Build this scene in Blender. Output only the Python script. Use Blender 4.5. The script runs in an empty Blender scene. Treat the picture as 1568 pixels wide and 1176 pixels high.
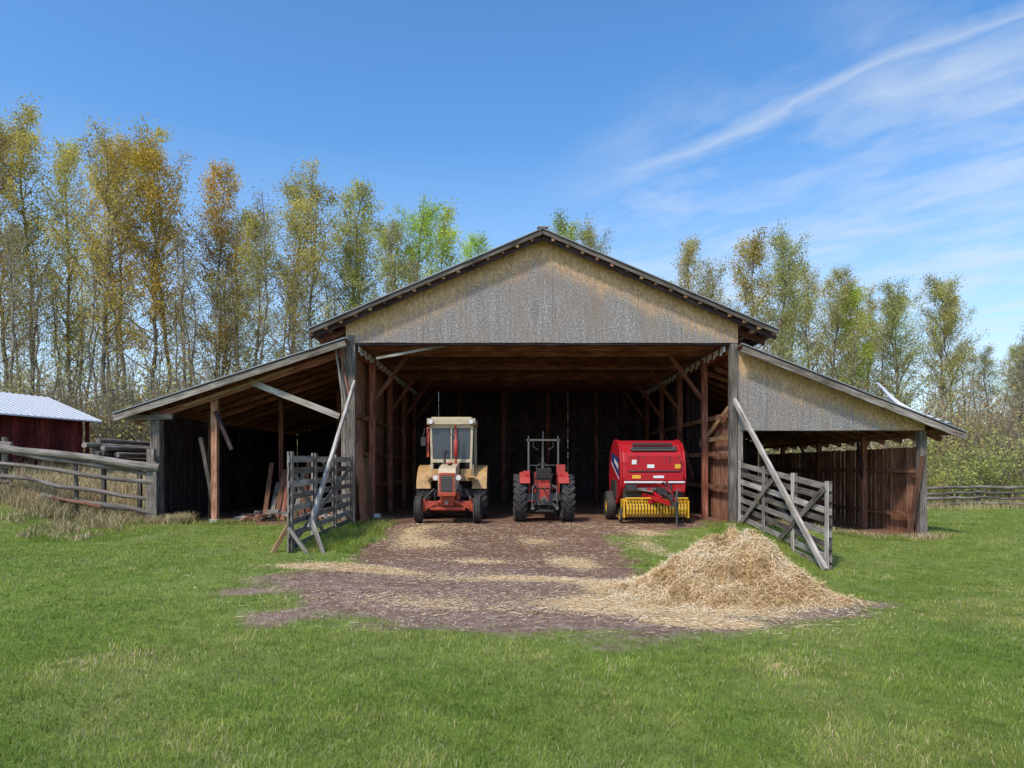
import bpy, math, random
import numpy as np
from mathutils import Vector, Matrix
random.seed(7); rng=np.random.default_rng(11)
scene=bpy.context.scene
COL=scene.collection
scene.view_settings.view_transform='Standard'
scene.view_settings.look='None'
scene.view_settings.exposure=0
R=random.random
def U(a,b): return a+(b-a)*random.random()
# ------------------------------------------------------------ terrain
def sm(a,b,x):
    t=np.clip((x-a)/(b-a),0,1); return t*t*(3-2*t)
def gz(x,y):
    x=np.asarray(x,float); y=np.asarray(y,float)
    F=1-sm(13.5,19.0,y)
    A=-0.2-0.4*sm(-5,6,x)
    k=sm(8,13,y); near=A*k-0.5*(1-k)
    Rr=-0.38*sm(6.8,10.5,x)
    z=near*F+Rr*(1-F)
    z=z+0.85*sm(-10.7,-14.5,x)*sm(13,18.5,y)+0.7*sm(-13,-20,x)*sm(19,29,y)
    b=np.where((x>-4.8)&(x<6.5)&(y>18.8)&(y<33),0,1)
    z=z+b*0.018*(np.sin(x*1.7+y*.6)+np.sin(y*2.3-x*.9+1))
    return z
def G(x,y): return float(gz(x,y))
def vnoise(x,y,seed=0):
    xi=np.floor(x).astype(int); yi=np.floor(y).astype(int); xf=x-xi; yf=y-yi
    def h(a,b):
        n=(a*374761393+b*668265263+seed*982451653)&0x7fffffff
        n=((n^(n>>13))*1274126177)&0x7fffffff
        return ((n^(n>>16))&0xffff)/65535.0
    u=xf*xf*(3-2*xf); v=yf*yf*(3-2*yf)
    return (h(xi,yi)*(1-u)+h(xi+1,yi)*u)*(1-v)+(h(xi,yi+1)*(1-u)+h(xi+1,yi+1)*u)*v
def fbm(x,y,seed=0,o=4):
    s=0;a=.5
    for i in range(o):
        s=s+a*vnoise(x*2**i,y*2**i,seed+i); a*=.5
    return s
def dirt_f(x,y):
    n=(fbm(x*.9,y*1.4,3)-.47)*2.4
    e=1-np.sqrt(((x-0.55)/4.5)**2+((y-11.2)/2.6)**2)
    d1=e*2.2
    xl=-3.1-0.9*sm(17,18.8,y); xr=2.5+3.2*sm(17.0,18.7,y)
    d2=np.minimum(np.minimum(x-xl,xr-x),np.minimum(y-11,40-y))
    d3=np.minimum(np.minimum(x+11,12.2-x),np.minimum(y-18.95,33-y))
    d=np.maximum(np.maximum(d1,d2),d3)+n*.65
    return sm(-.75,.5,d)
def straw_f(x,y):
    n=fbm(x*2.3,y*2.3,21)
    s=1.3*np.exp(-(((x-3.0)/1.55)**2+((y-10.8)/1.25)**2))
    for (a,b,rx,ry,w) in [(-3.1,12.4,1.0,.24,2.2),(1.6,12.2,1.5,.25,1.9),(2.6,9.15,.6,.2,2.2),(1.7,10.1,1.1,.5,.8),(-2.0,15.6,.9,.8,.6),(-.6,13.8,.9,.35,.7),(1.3,14.4,.6,.7,.7),(3.6,17.6,1.1,.4,.5),(-1.8,18,1.2,.6,.35),(.6,16.5,.9,.6,.45),(-1.2,10.2,1.9,.6,.4),(-2.5,17.2,.4,1.2,.7),(2,18.5,1,.6,.3),(3.2,16.2,.5,1.2,.6),(0.2,12.0,2.4,.4,.5),(12.3,12.8,.6,.3,.8),(8.6,12,.6,.3,.5)]:
        s=s+w*np.exp(-(((x-a)/rx)**2+((y-b)/ry)**2))
    return np.clip(s*(0.2+1.6*n),0,1)
def dry_f(x,y):
    d=sm(-9.8,-12.5,x)*sm(17.2,18.6,y-0.0*x)
    d=np.maximum(d,0.7*sm(19,19.4,y)*np.where((x<-4.8),1,0))
    return np.clip(np.maximum(d,sm(36,42,y)*.85),0,1)
# ------------------------------------------------------------ node helpers
def newmat(name):
    m=bpy.data.materials.new(name); m.use_nodes=True
    nt=m.node_tree; nt.nodes.clear()
    out=nt.nodes.new('ShaderNodeOutputMaterial')
    return m,nt,out
def L(nt,a,b): nt.links.new(a,b)
def ramp(nt,fac,stops):
    r=nt.nodes.new('ShaderNodeValToRGB')
    els=r.color_ramp.elements
    while len(els)<len(stops): els.new(.5)
    for e,(p,c) in zip(els,stops):
        e.position=p; e.color=(c[0],c[1],c[2],1) if not isinstance(c,(int,float)) else (c,c,c,1)
    L(nt,fac,r.inputs[0]); return r.outputs[0]
def math_(nt,op,a,b=None,clamp=False):
    n=nt.nodes.new('ShaderNodeMath'); n.operation=op; n.use_clamp=clamp
    for i,x in enumerate((a,b)):
        if x is None: continue
        if isinstance(x,(int,float)): n.inputs[i].default_value=x
        else: L(nt,x,n.inputs[i])
    return n.outputs[0]
def mix(nt,f,a,b,bt='MIX'):
    n=nt.nodes.new('ShaderNodeMix'); n.data_type='RGBA'; n.blend_type=bt
    for sock,x in ((n.inputs[0],f),(n.inputs[6],a),(n.inputs[7],b)):
        if isinstance(x,(int,float)): sock.default_value=x
        elif isinstance(x,(tuple,list)): sock.default_value=(x[0],x[1],x[2],1)
        else: L(nt,x,sock)
    return n.outputs[2]
def noise(nt,vec,scale,detail=4,rough=.6,out=0):
    n=nt.nodes.new('ShaderNodeTexNoise'); n.inputs['Scale'].default_value=scale
    n.inputs['Detail'].default_value=detail; n.inputs['Roughness'].default_value=rough
    if vec is not None: L(nt,vec,n.inputs['Vector'])
    return n.outputs[out]
def mapping(nt,vec,scale):
    n=nt.nodes.new('ShaderNodeMapping'); n.inputs['Scale'].default_value=scale
    L(nt,vec,n.inputs['Vector']); return n.outputs[0]
def attr(nt,name):
    n=nt.nodes.new('ShaderNodeAttribute'); n.attribute_name=name; return n.outputs['Fac']
def bsdf(nt,out,col,rough=.8,spec=.3,metal=0,bump=None,bstr=.3,bdist=.01,coat=0):
    p=nt.nodes.new('ShaderNodeBsdfPrincipled')
    if isinstance(col,(tuple,list)): p.inputs['Base Color'].default_value=(col[0],col[1],col[2],1)
    else: L(nt,col,p.inputs['Base Color'])
    if isinstance(rough,(int,float)): p.inputs['Roughness'].default_value=rough
    else: L(nt,rough,p.inputs['Roughness'])
    p.inputs['Specular IOR Level'].default_value=spec
    p.inputs['Metallic'].default_value=metal
    p.inputs['Coat Weight'].default_value=coat
    if bump is not None:
        b=nt.nodes.new('ShaderNodeBump'); b.inputs['Strength'].default_value=bstr; b.inputs['Distance'].default_value=bdist
        L(nt,bump,b.inputs['Height']); L(nt,b.outputs[0],p.inputs['Normal'])
    L(nt,p.outputs[0],out.inputs[0]); return p
def wood(name,a,b,c,grain=30):
    m,nt,out=newmat(name)
    uv=nt.nodes.new('ShaderNodeTexCoord')
    g=noise(nt,mapping(nt,uv.outputs['UV'],(grain,1.6,1)),1.0,6,.65)
    col=ramp(nt,g,[(.34,a),(.52,b),(.68,c)])
    w=noise(nt,uv.outputs['Object'],1.3,4,.6)
    col=mix(nt,1.0,col,ramp(nt,w,[(.3,(.58,.53,.48)),(.7,(1.15,1.15,1.15))]),'MULTIPLY')
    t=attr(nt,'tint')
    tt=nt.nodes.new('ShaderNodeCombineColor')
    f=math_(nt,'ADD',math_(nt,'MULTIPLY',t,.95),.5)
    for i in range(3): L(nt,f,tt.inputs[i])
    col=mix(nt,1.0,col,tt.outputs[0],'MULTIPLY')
    bsdf(nt,out,col,.85,.2,bump=g,bstr=.5,bdist=.006); return m
W_GREY=wood('weathered_wood',(.08,.062,.048),(.27,.235,.205),(.46,.425,.385))
W_PALE=wood('bleached_wood',(.20,.175,.15),(.45,.415,.37),(.64,.60,.55))
W_BRN=wood('brown_wood',(.12,.052,.030),(.33,.165,.105),(.50,.30,.20),20)
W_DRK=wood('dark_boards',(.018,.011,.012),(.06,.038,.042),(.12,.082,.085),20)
W_RED=wood('reddish_timber',(.10,.034,.024),(.28,.11,.075),(.42,.21,.15),20)
W_TAN=wood('fresh_wood',(.30,.17,.08),(.50,.32,.17),(.62,.43,.25),20)
W_BARNRED=wood('red_painted_boards',(.05,.008,.009),(.16,.024,.022),(.27,.07,.06),20)
def paint(name,col,rough=.35,spec=.5,metal=0,dirt=.35,dcol=(.10,.075,.05)):
    m,nt,out=newmat(name)
    tc=nt.nodes.new('ShaderNodeTexCoord')
    n1=noise(nt,tc.outputs['Object'],6,6,.7)
    n2=noise(nt,tc.outputs['Object'],45,3,.6)
    f=math_(nt,'MULTIPLY',ramp(nt,math_(nt,'ADD',math_(nt,'MULTIPLY',n1,.7),math_(nt,'MULTIPLY',n2,.3)),[(.42,0),(.68,1)]),dirt)
    c=mix(nt,f,col,dcol)
    r=math_(nt,'ADD',math_(nt,'MULTIPLY',f,.5),rough,True)
    bsdf(nt,out,c,r,spec,metal,bump=n2,bstr=.08,bdist=.003); return m
P_RED=paint('red_paint',(.48,.007,.016),.42,.3,dirt=.3)
P_ORG=paint('faded_red_orange_paint',(.50,.06,.022),.5,dirt=.6)
P_CRM=paint('cream_paint',(.62,.50,.33),.55,dirt=.5,dcol=(.22,.16,.09))
P_TAN=paint('tan_paint',(.55,.33,.13),.5,dirt=.5)
P_YEL=paint('yellow_paint',(.8,.45,.02),.4,dirt=.3)
P_WHT=paint('white_paint',(.8,.8,.78),.5,dirt=.2)
P_BLU=paint('blue_decal',(.03,.05,.22),.35,dirt=.1)
P_FRED=paint('faded_red_paint',(.46,.04,.03),.5,dirt=.45)
M_STEEL=paint('dull_steel',(.16,.155,.15),.5,.5,.5,dirt=.6)
M_BLK=paint('black_metal',(.03,.03,.032),.5,dirt=.4)
M_RUB=paint('tyre_rubber',(.035,.035,.036),.75,.3,dirt=.55,dcol=(.16,.13,.10))
M_ROOF=paint('galvanised_sheet',(.30,.31,.33),.45,.5,.2,dirt=.5,dcol=(.14,.12,.11))
M_WROOF=paint('pale_metal_roof',(.66,.68,.70),.45,.5,.1,dirt=.35,dcol=(.35,.33,.3))
M_GLASS=paint('cab_glass',(.05,.065,.085),.12,.5,dirt=.05,dcol=(.25,.22,.2))
M_LAMP=paint('lamp_lens',(.7,.7,.66),.1,.8,dirt=.1)
def osb():
    m,nt,out=newmat('weathered_strand_board')
    tc=nt.nodes.new('ShaderNodeTexCoord'); ob=tc.outputs['Object']
    d=attr(nt,'tint')
    streak=noise(nt,mapping(nt,ob,(10,10,.6)),1,7,.8)
    big=noise(nt,mapping(nt,ob,(1.3,1.3,.7)),1,4,.6)
    fl=nt.nodes.new('ShaderNodeTexVoronoi'); fl.inputs['Scale'].default_value=1
    L(nt,mapping(nt,ob,(22,22,11)),fl.inputs['Vector'])
    flv=nt.nodes.new('ShaderNodeSeparateColor'); L(nt,fl.outputs['Color'],flv.inputs[0])
    sp=noise(nt,ob,20,6,.85)
    lim=math_(nt,'ADD',math_(nt,'MULTIPLY',d,.6),math_(nt,'ADD',math_(nt,'MULTIPLY',math_(nt,'SUBTRACT',streak,.5),-.9),math_(nt,'MULTIPLY',math_(nt,'SUBTRACT',big,.5),-.45)))
    f=ramp(nt,lim,[(.22,0),(.54,1)])
    tan=mix(nt,flv.outputs[0],(.48,.28,.13),(.74,.50,.28))
    tan=mix(nt,ramp(nt,sp,[(.35,1),(.52,0)]),tan,(.28,.15,.07))
    tan=mix(nt,math_(nt,'MULTIPLY',ramp(nt,streak,[(.5,0),(.75,1)]),.45),tan,(.72,.58,.43))
    grey=ramp(nt,sp,[(.38,(.10,.09,.085)),(.5,(.29,.27,.26)),(.62,(.68,.66,.64))])
    grey=mix(nt,math_(nt,'MULTIPLY',ramp(nt,streak,[(.40,.0),(.60,1)]),.7),grey,(.17,.15,.14))
    grey=mix(nt,math_(nt,'MULTIPLY',ramp(nt,big,[(.40,0),(.66,1)]),.45),grey,(.31,.22,.15))
    c=mix(nt,f,tan,grey)
    xs=nt.nodes.new('ShaderNodeSeparateXYZ'); L(nt,ob,xs.inputs[0])
    md=math_(nt,'FRACT',math_(nt,'DIVIDE',math_(nt,'ADD',xs.outputs[0],50.1),1.22))
    seam=math_(nt,'LESS_THAN',md,.010)
    c=mix(nt,math_(nt,'MULTIPLY',seam,.5),c,(.06,.055,.05))
    bsdf(nt,out,c,.85,.2,bump=sp,bstr=.7,bdist=.012); return m
M_OSB=osb()
# ------------------------------------------------------------ mesh builder
class MB:
    def __init__(s): s.v=[];s.f=[];s.m=[];s.t=[];s.uv=[];s.sm=[]
    def add(s,vs,fs,mat=0,tint=.5,uvs=None,smooth=False):
        o=len(s.v); s.v+= [tuple(p) for p in vs]
        for i,f in enumerate(fs):
            s.f.append([o+j for j in f]); s.m.append(mat)
            s.t.append(tint[i] if isinstance(tint,list) else tint); s.sm.append(smooth)
            if uvs: s.uv+=uvs[i]
            else: s.uv+=[(vs[j][0]+vs[j][1],vs[j][2]) for j in f]
    def beam(s,p0,p1,w,h,mat=0,tint=None,up=(0,0,1),jit=0):
        p0=Vector(p0);p1=Vector(p1); d=(p1-p0); ln=d.length; d.normalize()
        up=Vector(up)
        if abs(d.dot(up))>.98: up=Vector((0,1,0))
        a=d.cross(up).normalized(); b=a.cross(d)
        if tint is None: tint=R()
        vs=[]
        for p in (p0,p1):
            j=jit
            for sx,sy in ((-1,-1),(1,-1),(1,1),(-1,1)):
                vs.append(p+a*(sx*w/2+U(-j,j))+b*(sy*h/2+U(-j,j)))
        fs=[(0,1,2,3)[::-1],(4,5,6,7)]; ou=R()*50; ov=R()*50
        uvs=[[(ou,ov),(ou+w,ov),(ou+w,ov+.02),(ou,ov+.02)]]*2
        for k in range(4):
            k2=(k+1)%4; fs.append((k,k2,4+k2,4+k)); ww=w if k%2==0 else h
            o2=ou+k*.37
            uvs.append([(o2,ov),(o2+ww,ov),(o2+ww,ov+ln),(o2,ov+ln)])
        s.add(vs,fs,mat,tint,uvs)
    def box(s,c,sz,mat=0,tint=None):
        c=Vector(c); i=max(range(3),key=lambda k:sz[k]); e=Vector((0,0,0)); e[i]=sz[i]/2
        if i==2: w,h=sz[0],sz[1]
        elif i==0: w,h=sz[1],sz[2]
        else: w,h=sz[0],sz[2]
        s.beam(c-e,c+e,w,h,mat,tint)
    def tube(s,pts,rad,n=8,mat=0,tint=None,caps=True,smooth=True):
        pts=[Vector(p) for p in pts]
        if tint is None: tint=R()
        vs=[];ou=R()*50;vl=0;uvv=[]
        prev=None
        for i,p in enumerate(pts):
            d=(pts[min(i+1,len(pts)-1)]-pts[max(i-1,0)]).normalized()
            if prev is None:
                up=Vector((0,0,1)) if abs(d.z)<.9 else Vector((0,1,0)); a=d.cross(up).normalized()
            else: a=(prev-d*prev.dot(d)).normalized()
            prev=a; b=a.cross(d)
            r=rad[i] if isinstance(rad,(list,tuple)) else rad
            if i: vl+=(p-pts[i-1]).length
            uvv.append(vl)
            for k in range(n):
                t=2*math.pi*k/n; vs.append(p+(a*math.cos(t)+b*math.sin(t))*r)
        fs=[];uvs=[]
        r0=rad[0] if isinstance(rad,(list,tuple)) else rad
        for i in range(len(pts)-1):
            for k in range(n):
                k2=(k+1)%n
                fs.append((i*n+k,i*n+k2,(i+1)*n+k2,(i+1)*n+k))
                u0=ou+k/n*6.28*r0;u1=ou+(k+1)/n*6.28*r0
                uvs.append([(u0,uvv[i]),(u1,uvv[i]),(u1,uvv[i+1]),(u0,uvv[i+1])])
        s.add(vs,fs,mat,tint,uvs,smooth)
        if caps:
            m=len(pts)-1
            s.add([vs[k] for k in range(n)],[tuple(range(n))],mat,tint)
            s.add([vs[m*n+k] for k in range(n)],[tuple(reversed(range(n)))],mat,tint)
    def cyl(s,p0,p1,r0,r1=None,n=12,mat=0,tint=None): s.tube([p0,p1],[r0,r0 if r1 is None else r1],n,mat,tint)
    def lathe(s,c,prof,n=36,mat=0,tint=.5):   # around the X axis
        vs=[]
        for (x,r) in prof:
            for k in range(n):
                t=2*math.pi*k/n; vs.append((c[0]+x,c[1]+r*math.cos(t),c[2]+r*math.sin(t)))
        fs=[(i*n+k,i*n+(k+1)%n,(i+1)*n+(k+1)%n,(i+1)*n+k) for i in range(len(prof)-1) for k in range(n)]
        s.add(vs,fs,mat,tint,None,True)
    def extrude_x(s,prof,x0,x1,mat=0,tint=.5):   # profile (y,z)
        n=len(prof)
        vs=[(x0,y,z) for y,z in prof]+[(x1,y,z) for y,z in prof]
        fs=[tuple(range(n)),tuple(reversed(range(n,2*n)))]+[(i,n+i,n+(i+1)%n,(i+1)%n) for i in range(n)]
        s.add(vs,fs,mat,tint)
    def build(s,name,mats,parent=None,bevel=0,recalc=True):
        me=bpy.data.meshes.new(name); me.from_pydata([tuple(v) for v in s.v],[],s.f)
        for m in mats: me.materials.append(m)
        me.polygons.foreach_set('material_index',s.m); me.polygons.foreach_set('use_smooth',s.sm)
        a=me.attributes.new('tint','FLOAT','FACE'); a.data.foreach_set('value',s.t)
        uv=me.uv_layers.new(name='UVMap'); uv.data.foreach_set('uv',np.array(s.uv,dtype=np.float32).ravel())
        if recalc:
            import bmesh
            bm=bmesh.new(); bm.from_mesh(me); bmesh.ops.recalc_face_normals(bm,faces=bm.faces); bm.to_mesh(me); bm.free()
        o=bpy.data.objects.new(name,me); COL.objects.link(o)
        if parent:
            o.parent=parent; o.matrix_parent_inverse=Matrix.Translation(-parent.location)
        if bevel:
            md=o.modifiers.new('bevel','BEVEL'); md.width=bevel; md.segments=2; md.limit_method='ANGLE'; md.angle_limit=math.radians(35)
        return o
def empty(name,loc):
    e=bpy.data.objects.new(name,None); e.location=loc; e.empty_display_size=.5; COL.objects.link(e); return e
def quads_obj(name,V,Q,mats,tint=None,mi=None,parent=None,smooth=False):
    me=bpy.data.meshes.new(name); V=np.asarray(V,np.float32); Q=np.asarray(Q,np.int32)
    me.vertices.add(len(V)); me.vertices.foreach_set('co',V.ravel())
    me.loops.add(Q.size); me.loops.foreach_set('vertex_index',Q.ravel())
    me.polygons.add(len(Q)); me.polygons.foreach_set('loop_start',np.arange(0,Q.size,4,dtype=np.int32))
    if mi is not None: me.polygons.foreach_set('material_index',np.asarray(mi,np.int32))
    me.polygons.foreach_set('use_smooth',np.full(len(Q),smooth))
    for m in mats: me.materials.append(m)
    if tint is not None:
        a=me.attributes.new('tint','FLOAT','FACE'); a.data.foreach_set('value',np.asarray(tint,np.float32))
    me.update(); me.validate()
    o=bpy.data.objects.new(name,me); COL.objects.link(o)
    if parent: o.parent=parent; o.matrix_parent_inverse=Matrix.Translation(-parent.location)
    return o
# ------------------------------------------------------------ ground
def axis(segs):
    out=[]
    for a,b,s in segs: out+=list(np.arange(a,b-1e-6,s))
    out.append(segs[-1][1]); return np.array(out)
gx=axis([(-900,-120,60),(-120,-40,8),(-40,-16,1),(-16,14,.16),(14,40,1),(40,120,8),(120,900,60)])
gy=axis([(-60,0,6),(0,6,.5),(6,20,.16),(20,40,.7),(40,120,6),(120,1200,80)])
GX,GY=np.meshgrid(gx,gy); X=GX.ravel();Y=GY.ravel();Z=gz(X,Y)
nx=len(gx);ny=len(gy)
i,j=np.meshgrid(np.arange(nx-1),np.arange(ny-1)); b0=(j*nx+i).ravel()
Q=np.stack([b0,b0+1,b0+nx+1,b0+nx],1)
def ground_mat():
    m,nt,out=newmat('ground_turf_and_dirt')
    tc=nt.nodes.new('ShaderNodeTexCoord'); ob=tc.outputs['Object']
    d=attr(nt,'dirt'); s=attr(nt,'straw'); dr=attr(nt,'dry')
    n0=noise(nt,ob,.5,5,.6); n1=noise(nt,ob,4,6,.7); n2=noise(nt,ob,22,6,.7); n3=noise(nt,ob,90,3,.7)
    ns=noise(nt,mapping(nt,ob,(1.0,3.6,1)),1.4,6,.7)
    g=ramp(nt,n1,[(.3,(.11,.15,.03)),(.55,(.19,.26,.045)),(.75,(.28,.31,.08))])
    g=mix(nt,ramp(nt,n0,[(.45,0),(.7,.55)]),g,(.31,.31,.12))
    di=ramp(nt,n2,[(.34,(.16,.10,.075)),(.5,(.30,.205,.155)),(.66,(.48,.355,.28))])
    xs=nt.nodes.new('ShaderNodeSeparateXYZ'); L(nt,ob,xs.inputs[0])
    br=ramp(nt,math_(nt,'MULTIPLY',math_(nt,'ADD',xs.outputs[1],math_(nt,'MULTIPLY',n1,3)),.04),[(.50,.1),(.66,.9)])
    di=mix(nt,br,di,ramp(nt,n2,[(.34,(.10,.050,.028)),(.5,(.23,.125,.075)),(.66,(.36,.22,.14))]))
    di=mix(nt,ramp(nt,ns,[(.48,0),(.62,.7)]),di,(.16,.088,.056))
    di=mix(nt,ramp(nt,n1,[(.53,0),(.70,.65)]),di,(.56,.44,.34))
    st=ramp(nt,n3,[(.3,(.50,.33,.15)),(.55,(.80,.60,.34)),(.75,(.88,.73,.48))])
    dc=ramp(nt,n2,[(.3,(.14,.10,.05)),(.55,(.38,.29,.15)),(.75,(.58,.46,.27))])
    nn=math_(nt,'ADD',math_(nt,'MULTIPLY',math_(nt,'SUBTRACT',n2,.5),1.0),math_(nt,'MULTIPLY',math_(nt,'SUBTRACT',ns,.5),.8))
    f1=ramp(nt,math_(nt,'ADD',d,nn),[(.3,0),(.75,1)])
    f2=ramp(nt,math_(nt,'ADD',s,math_(nt,'MULTIPLY',math_(nt,'SUBTRACT',n2,.5),1.2)),[(.32,0),(.62,1)])
    c=mix(nt,dr,g,dc); c=mix(nt,f1,c,di); c=mix(nt,f2,c,st)
    h=math_(nt,'ADD',math_(nt,'ADD',n2,math_(nt,'MULTIPLY',n3,.4)),n1)
    bsdf(nt,out,c,.95,.1,bump=h,bstr=.7,bdist=.05); return m
M_G=ground_mat()
gr=quads_obj('ground',np.stack([X,Y,Z],1),Q,[M_G],smooth=True)
for nm,fn in (('dirt',dirt_f),('straw',straw_f),('dry',dry_f)):
    a=gr.data.attributes.new(nm,'FLOAT','POINT'); a.data.foreach_set('value',fn(X,Y).astype(np.float32))
# ------------------------------------------------------------ grass blades
def blade_mat(name,stops,trans=.3,vary=True):
    m,nt,out=newmat(name)
    t=attr(nt,'tint'); tc=nt.nodes.new('ShaderNodeTexCoord')
    c=ramp(nt,t,stops)
    if vary:
        n0=noise(nt,tc.outputs['Object'],.45,5,.65)
        c=mix(nt,1,c,ramp(nt,n0,[(.32,(.64,.76,.75)),(.50,(1,1,1)),(.68,(1.6,1.18,1.8))]),'MULTIPLY')
        n1=noise(nt,tc.outputs['Object'],3,3,.6)
        c=mix(nt,1,c,ramp(nt,n1,[(.3,(.66,.68,.7)),(.7,(1.3,1.22,1.2))]),'MULTIPLY')
    a=nt.nodes.new('ShaderNodeBsdfDiffuse'); L(nt,c,a.inputs[0])
    if trans>0:
        b=nt.nodes.new('ShaderNodeBsdfTranslucent'); L(nt,c,b.inputs[0])
        mx=nt.nodes.new('ShaderNodeMixShader'); mx.inputs[0].default_value=trans
        L(nt,a.outputs[0],mx.inputs[1]); L(nt,b.outputs[0],mx.inputs[2]); L(nt,mx.outputs[0],out.inputs[0])
    else: L(nt,a.outputs[0],out.inputs[0])
    return m
M_BL=blade_mat('grass_blade',[(0,(.13,.19,.03)),(.5,(.26,.36,.06)),(.85,(.38,.46,.11)),(1,(.60,.53,.28))])
M_DRY=blade_mat('dry_grass_blade',[(0,(.20,.16,.07)),(.5,(.48,.38,.20)),(1,(.72,.59,.35))],0,False)
M_STRAW=blade_mat('straw_strand',[(0,(.46,.29,.12)),(.3,(.72,.51,.26)),(.7,(.86,.68,.41)),(1,(.90,.80,.60))],0,False)
def blades(x,y,z,ln,w,lean):
    n=len(x); th=rng.uniform(0,2*np.pi,n); ph=rng.uniform(0,2*np.pi,n)
    wx=np.cos(th)*w/2; wy=np.sin(th)*w/2
    lx=np.cos(ph)*lean*ln; ly=np.sin(ph)*lean*ln
    P=np.zeros((n,6,3))
    for k,(hh,ww,ll) in enumerate(((0,1,0),(.55,.8,.3),(1,.12,1))):
        for s_,sg in enumerate((-1,1)):
            P[:,2*k+s_,0]=x+lx*ll+sg*wx*ww; P[:,2*k+s_,1]=y+ly*ll+sg*wy*ww; P[:,2*k+s_,2]=z+ln*hh*np.sqrt(np.clip(1-(lean*ll)**2*.6,.1,1))
    V=P.reshape(-1,3); b=np.arange(n)*6
    Q=np.concatenate([np.stack([b,b+1,b+3,b+2],1),np.stack([b+2,b+3,b+5,b+4],1)])
    return V,Q
n=380000
D=2.8*(36/2.8)**rng.uniform(0,1,n); x=rng.uniform(-1,1,n)*(D*.82+2.0); y=D
dm=dirt_f(x,y)+(fbm(x*5,y*5,9)-.47)*.8; sf=straw_f(x,y)
ok=(dm<rng.uniform(.1,.75,n))&(dry_f(x,y)<rng.uniform(.2,.9,n))&(sf<rng.uniform(.2,.8,n))
ok&=~((x>-11)&(x<12.2)&(y>19.1)&(y<33))
x=x[ok];y=y[ok];D=D[ok];n=len(x)
patch=fbm(x*1.5,y*1.5,40)
ln=(.026+.042*rng.uniform(0,1,n)**1.5)*(.6+1.0*patch); w=.0042*(D/4)**.75+.001
V,Qd=blades(x,y,gz(x,y)-.004,ln,w,rng.uniform(.1,.9,n))
t=np.clip(rng.normal(.45,.2,n)+(patch-.47)*1.1,0,1); t[rng.uniform(0,1,n)<.05]=1
quads_obj('grass',V,Qd,[M_BL],np.concatenate([t,t]))
def patchg(n,x0,x1,y0,y1,lm,thr=.45,seed=5):
    x=rng.uniform(x0,x1,n);y=rng.uniform(y0,y1,n); f=fbm(x*2,y*2,seed); k=(f>thr)
    return x[k],y[k],lm*(.4+rng.uniform(0,1,k.sum()))*(.5+f[k])
parts=[patchg(18000,-18,-10.3,17.8,21,.42,.40),patchg(9000,-24,-11.3,21,29,.5,.35),patchg(3000,-10.4,-9,18.6,19.4,.25,.4),patchg(2500,6.8,12.3,18.6,19.3,.16,.45),patchg(9000,12,40,31.5,36,.35,.4),patchg(9000,-16,-10.0,16.0,18.3,.16,.50)]
x=np.concatenate([p[0] for p in parts]);y=np.concatenate([p[1] for p in parts]);ln=np.concatenate([p[2] for p in parts])
V,Qd=blades(x,y,gz(x,y)-.01,ln,.014+.0*x,rng.uniform(.2,.9,len(x)))
t=rng.uniform(0,1,len(x)); quads_obj('dry_grass',V,Qd,[M_DRY],np.concatenate([t,t]))
parts=[patchg(6000,-4.55,-3.2,14.2,19.0,.15,.42,8),patchg(3500,5.2,6.8,14.6,19.0,.12,.42,9),patchg(2500,-11,-4.9,18.5,19.3,.16,.5,6),patchg(3000,6.8,12.4,18.3,19.0,.13,.5,6),patchg(6000,-16,-9,15.5,18.4,.13,.5,3)]
x=np.concatenate([p[0] for p in parts]);y=np.concatenate([p[1] for p in parts]);ln=np.concatenate([p[2] for p in parts])
V,Qd=blades(x,y,gz(x,y)-.01,ln,.010+.0*x,rng.uniform(.2,.9,len(x)))
t=np.clip(rng.normal(.5,.2,len(x)),0,1); quads_obj('grass_tufts',V,Qd,[M_BL],np.concatenate([t,t]))
# ------------------------------------------------------------ straw
def strands(x,y,z,l0,l1,w,tilt=.25):
    n=len(x); th=rng.uniform(0,2*np.pi,n); l=rng.uniform(l0,l1,n); el=rng.normal(0,tilt,n); bend=rng.normal(0,.35,n)
    P=np.zeros((n,6,3)); 
    for k,s_ in enumerate((-.5,0,.5)):
        a=th+bend*s_*2; cx=x+np.cos(a)*l*s_; cy=y+np.sin(a)*l*s_; cz=z+np.sin(el)*l*s_-.12*l*(abs(s_)*2)**2*(tilt>.1)
        for q,sg in enumerate((-1,1)):
            P[:,2*k+q,0]=cx-np.sin(a)*sg*w/2; P[:,2*k+q,1]=cy+np.cos(a)*sg*w/2; P[:,2*k+q,2]=cz+sg*rng.uniform(-.4,.4,n)*w
    b=np.arange(n)*6
    return P.reshape(-1,3),np.concatenate([np.stack([b,b+1,b+3,b+2],1),np.stack([b+2,b+3,b+5,b+4],1)])
n=200000; x=rng.uniform(-5.5,8,n);y=rng.uniform(8,19.2,n)
k=(straw_f(x,y)**1.3*.9+.025*dirt_f(x,y)>rng.uniform(0,1,n)); x=x[k];y=y[k]
V,Qd=strands(x,y,gz(x,y)+rng.uniform(.004,.03,len(x)),.04,.16,.007,.06)
t=rng.uniform(0,1,len(x)); quads_obj('scattered_straw',V,Qd,[M_STRAW],np.concatenate([t,t]))
n=5000; x=rng.uniform(-4.5,5.5,n);y=rng.uniform(8.6,19,n); k=dirt_f(x,y)>.5; x=x[k];y=y[k]; n=len(x)
s_=rng.uniform(.008,.026,n); zz=gz(x,y)
base=np.array([[-1,-1,0],[1,-1,0],[1,1,0],[-1,1,0],[-.6,-.5,.8],[.6,-.6,.9],[.5,.6,.7],[-.6,.5,.8]])
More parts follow.
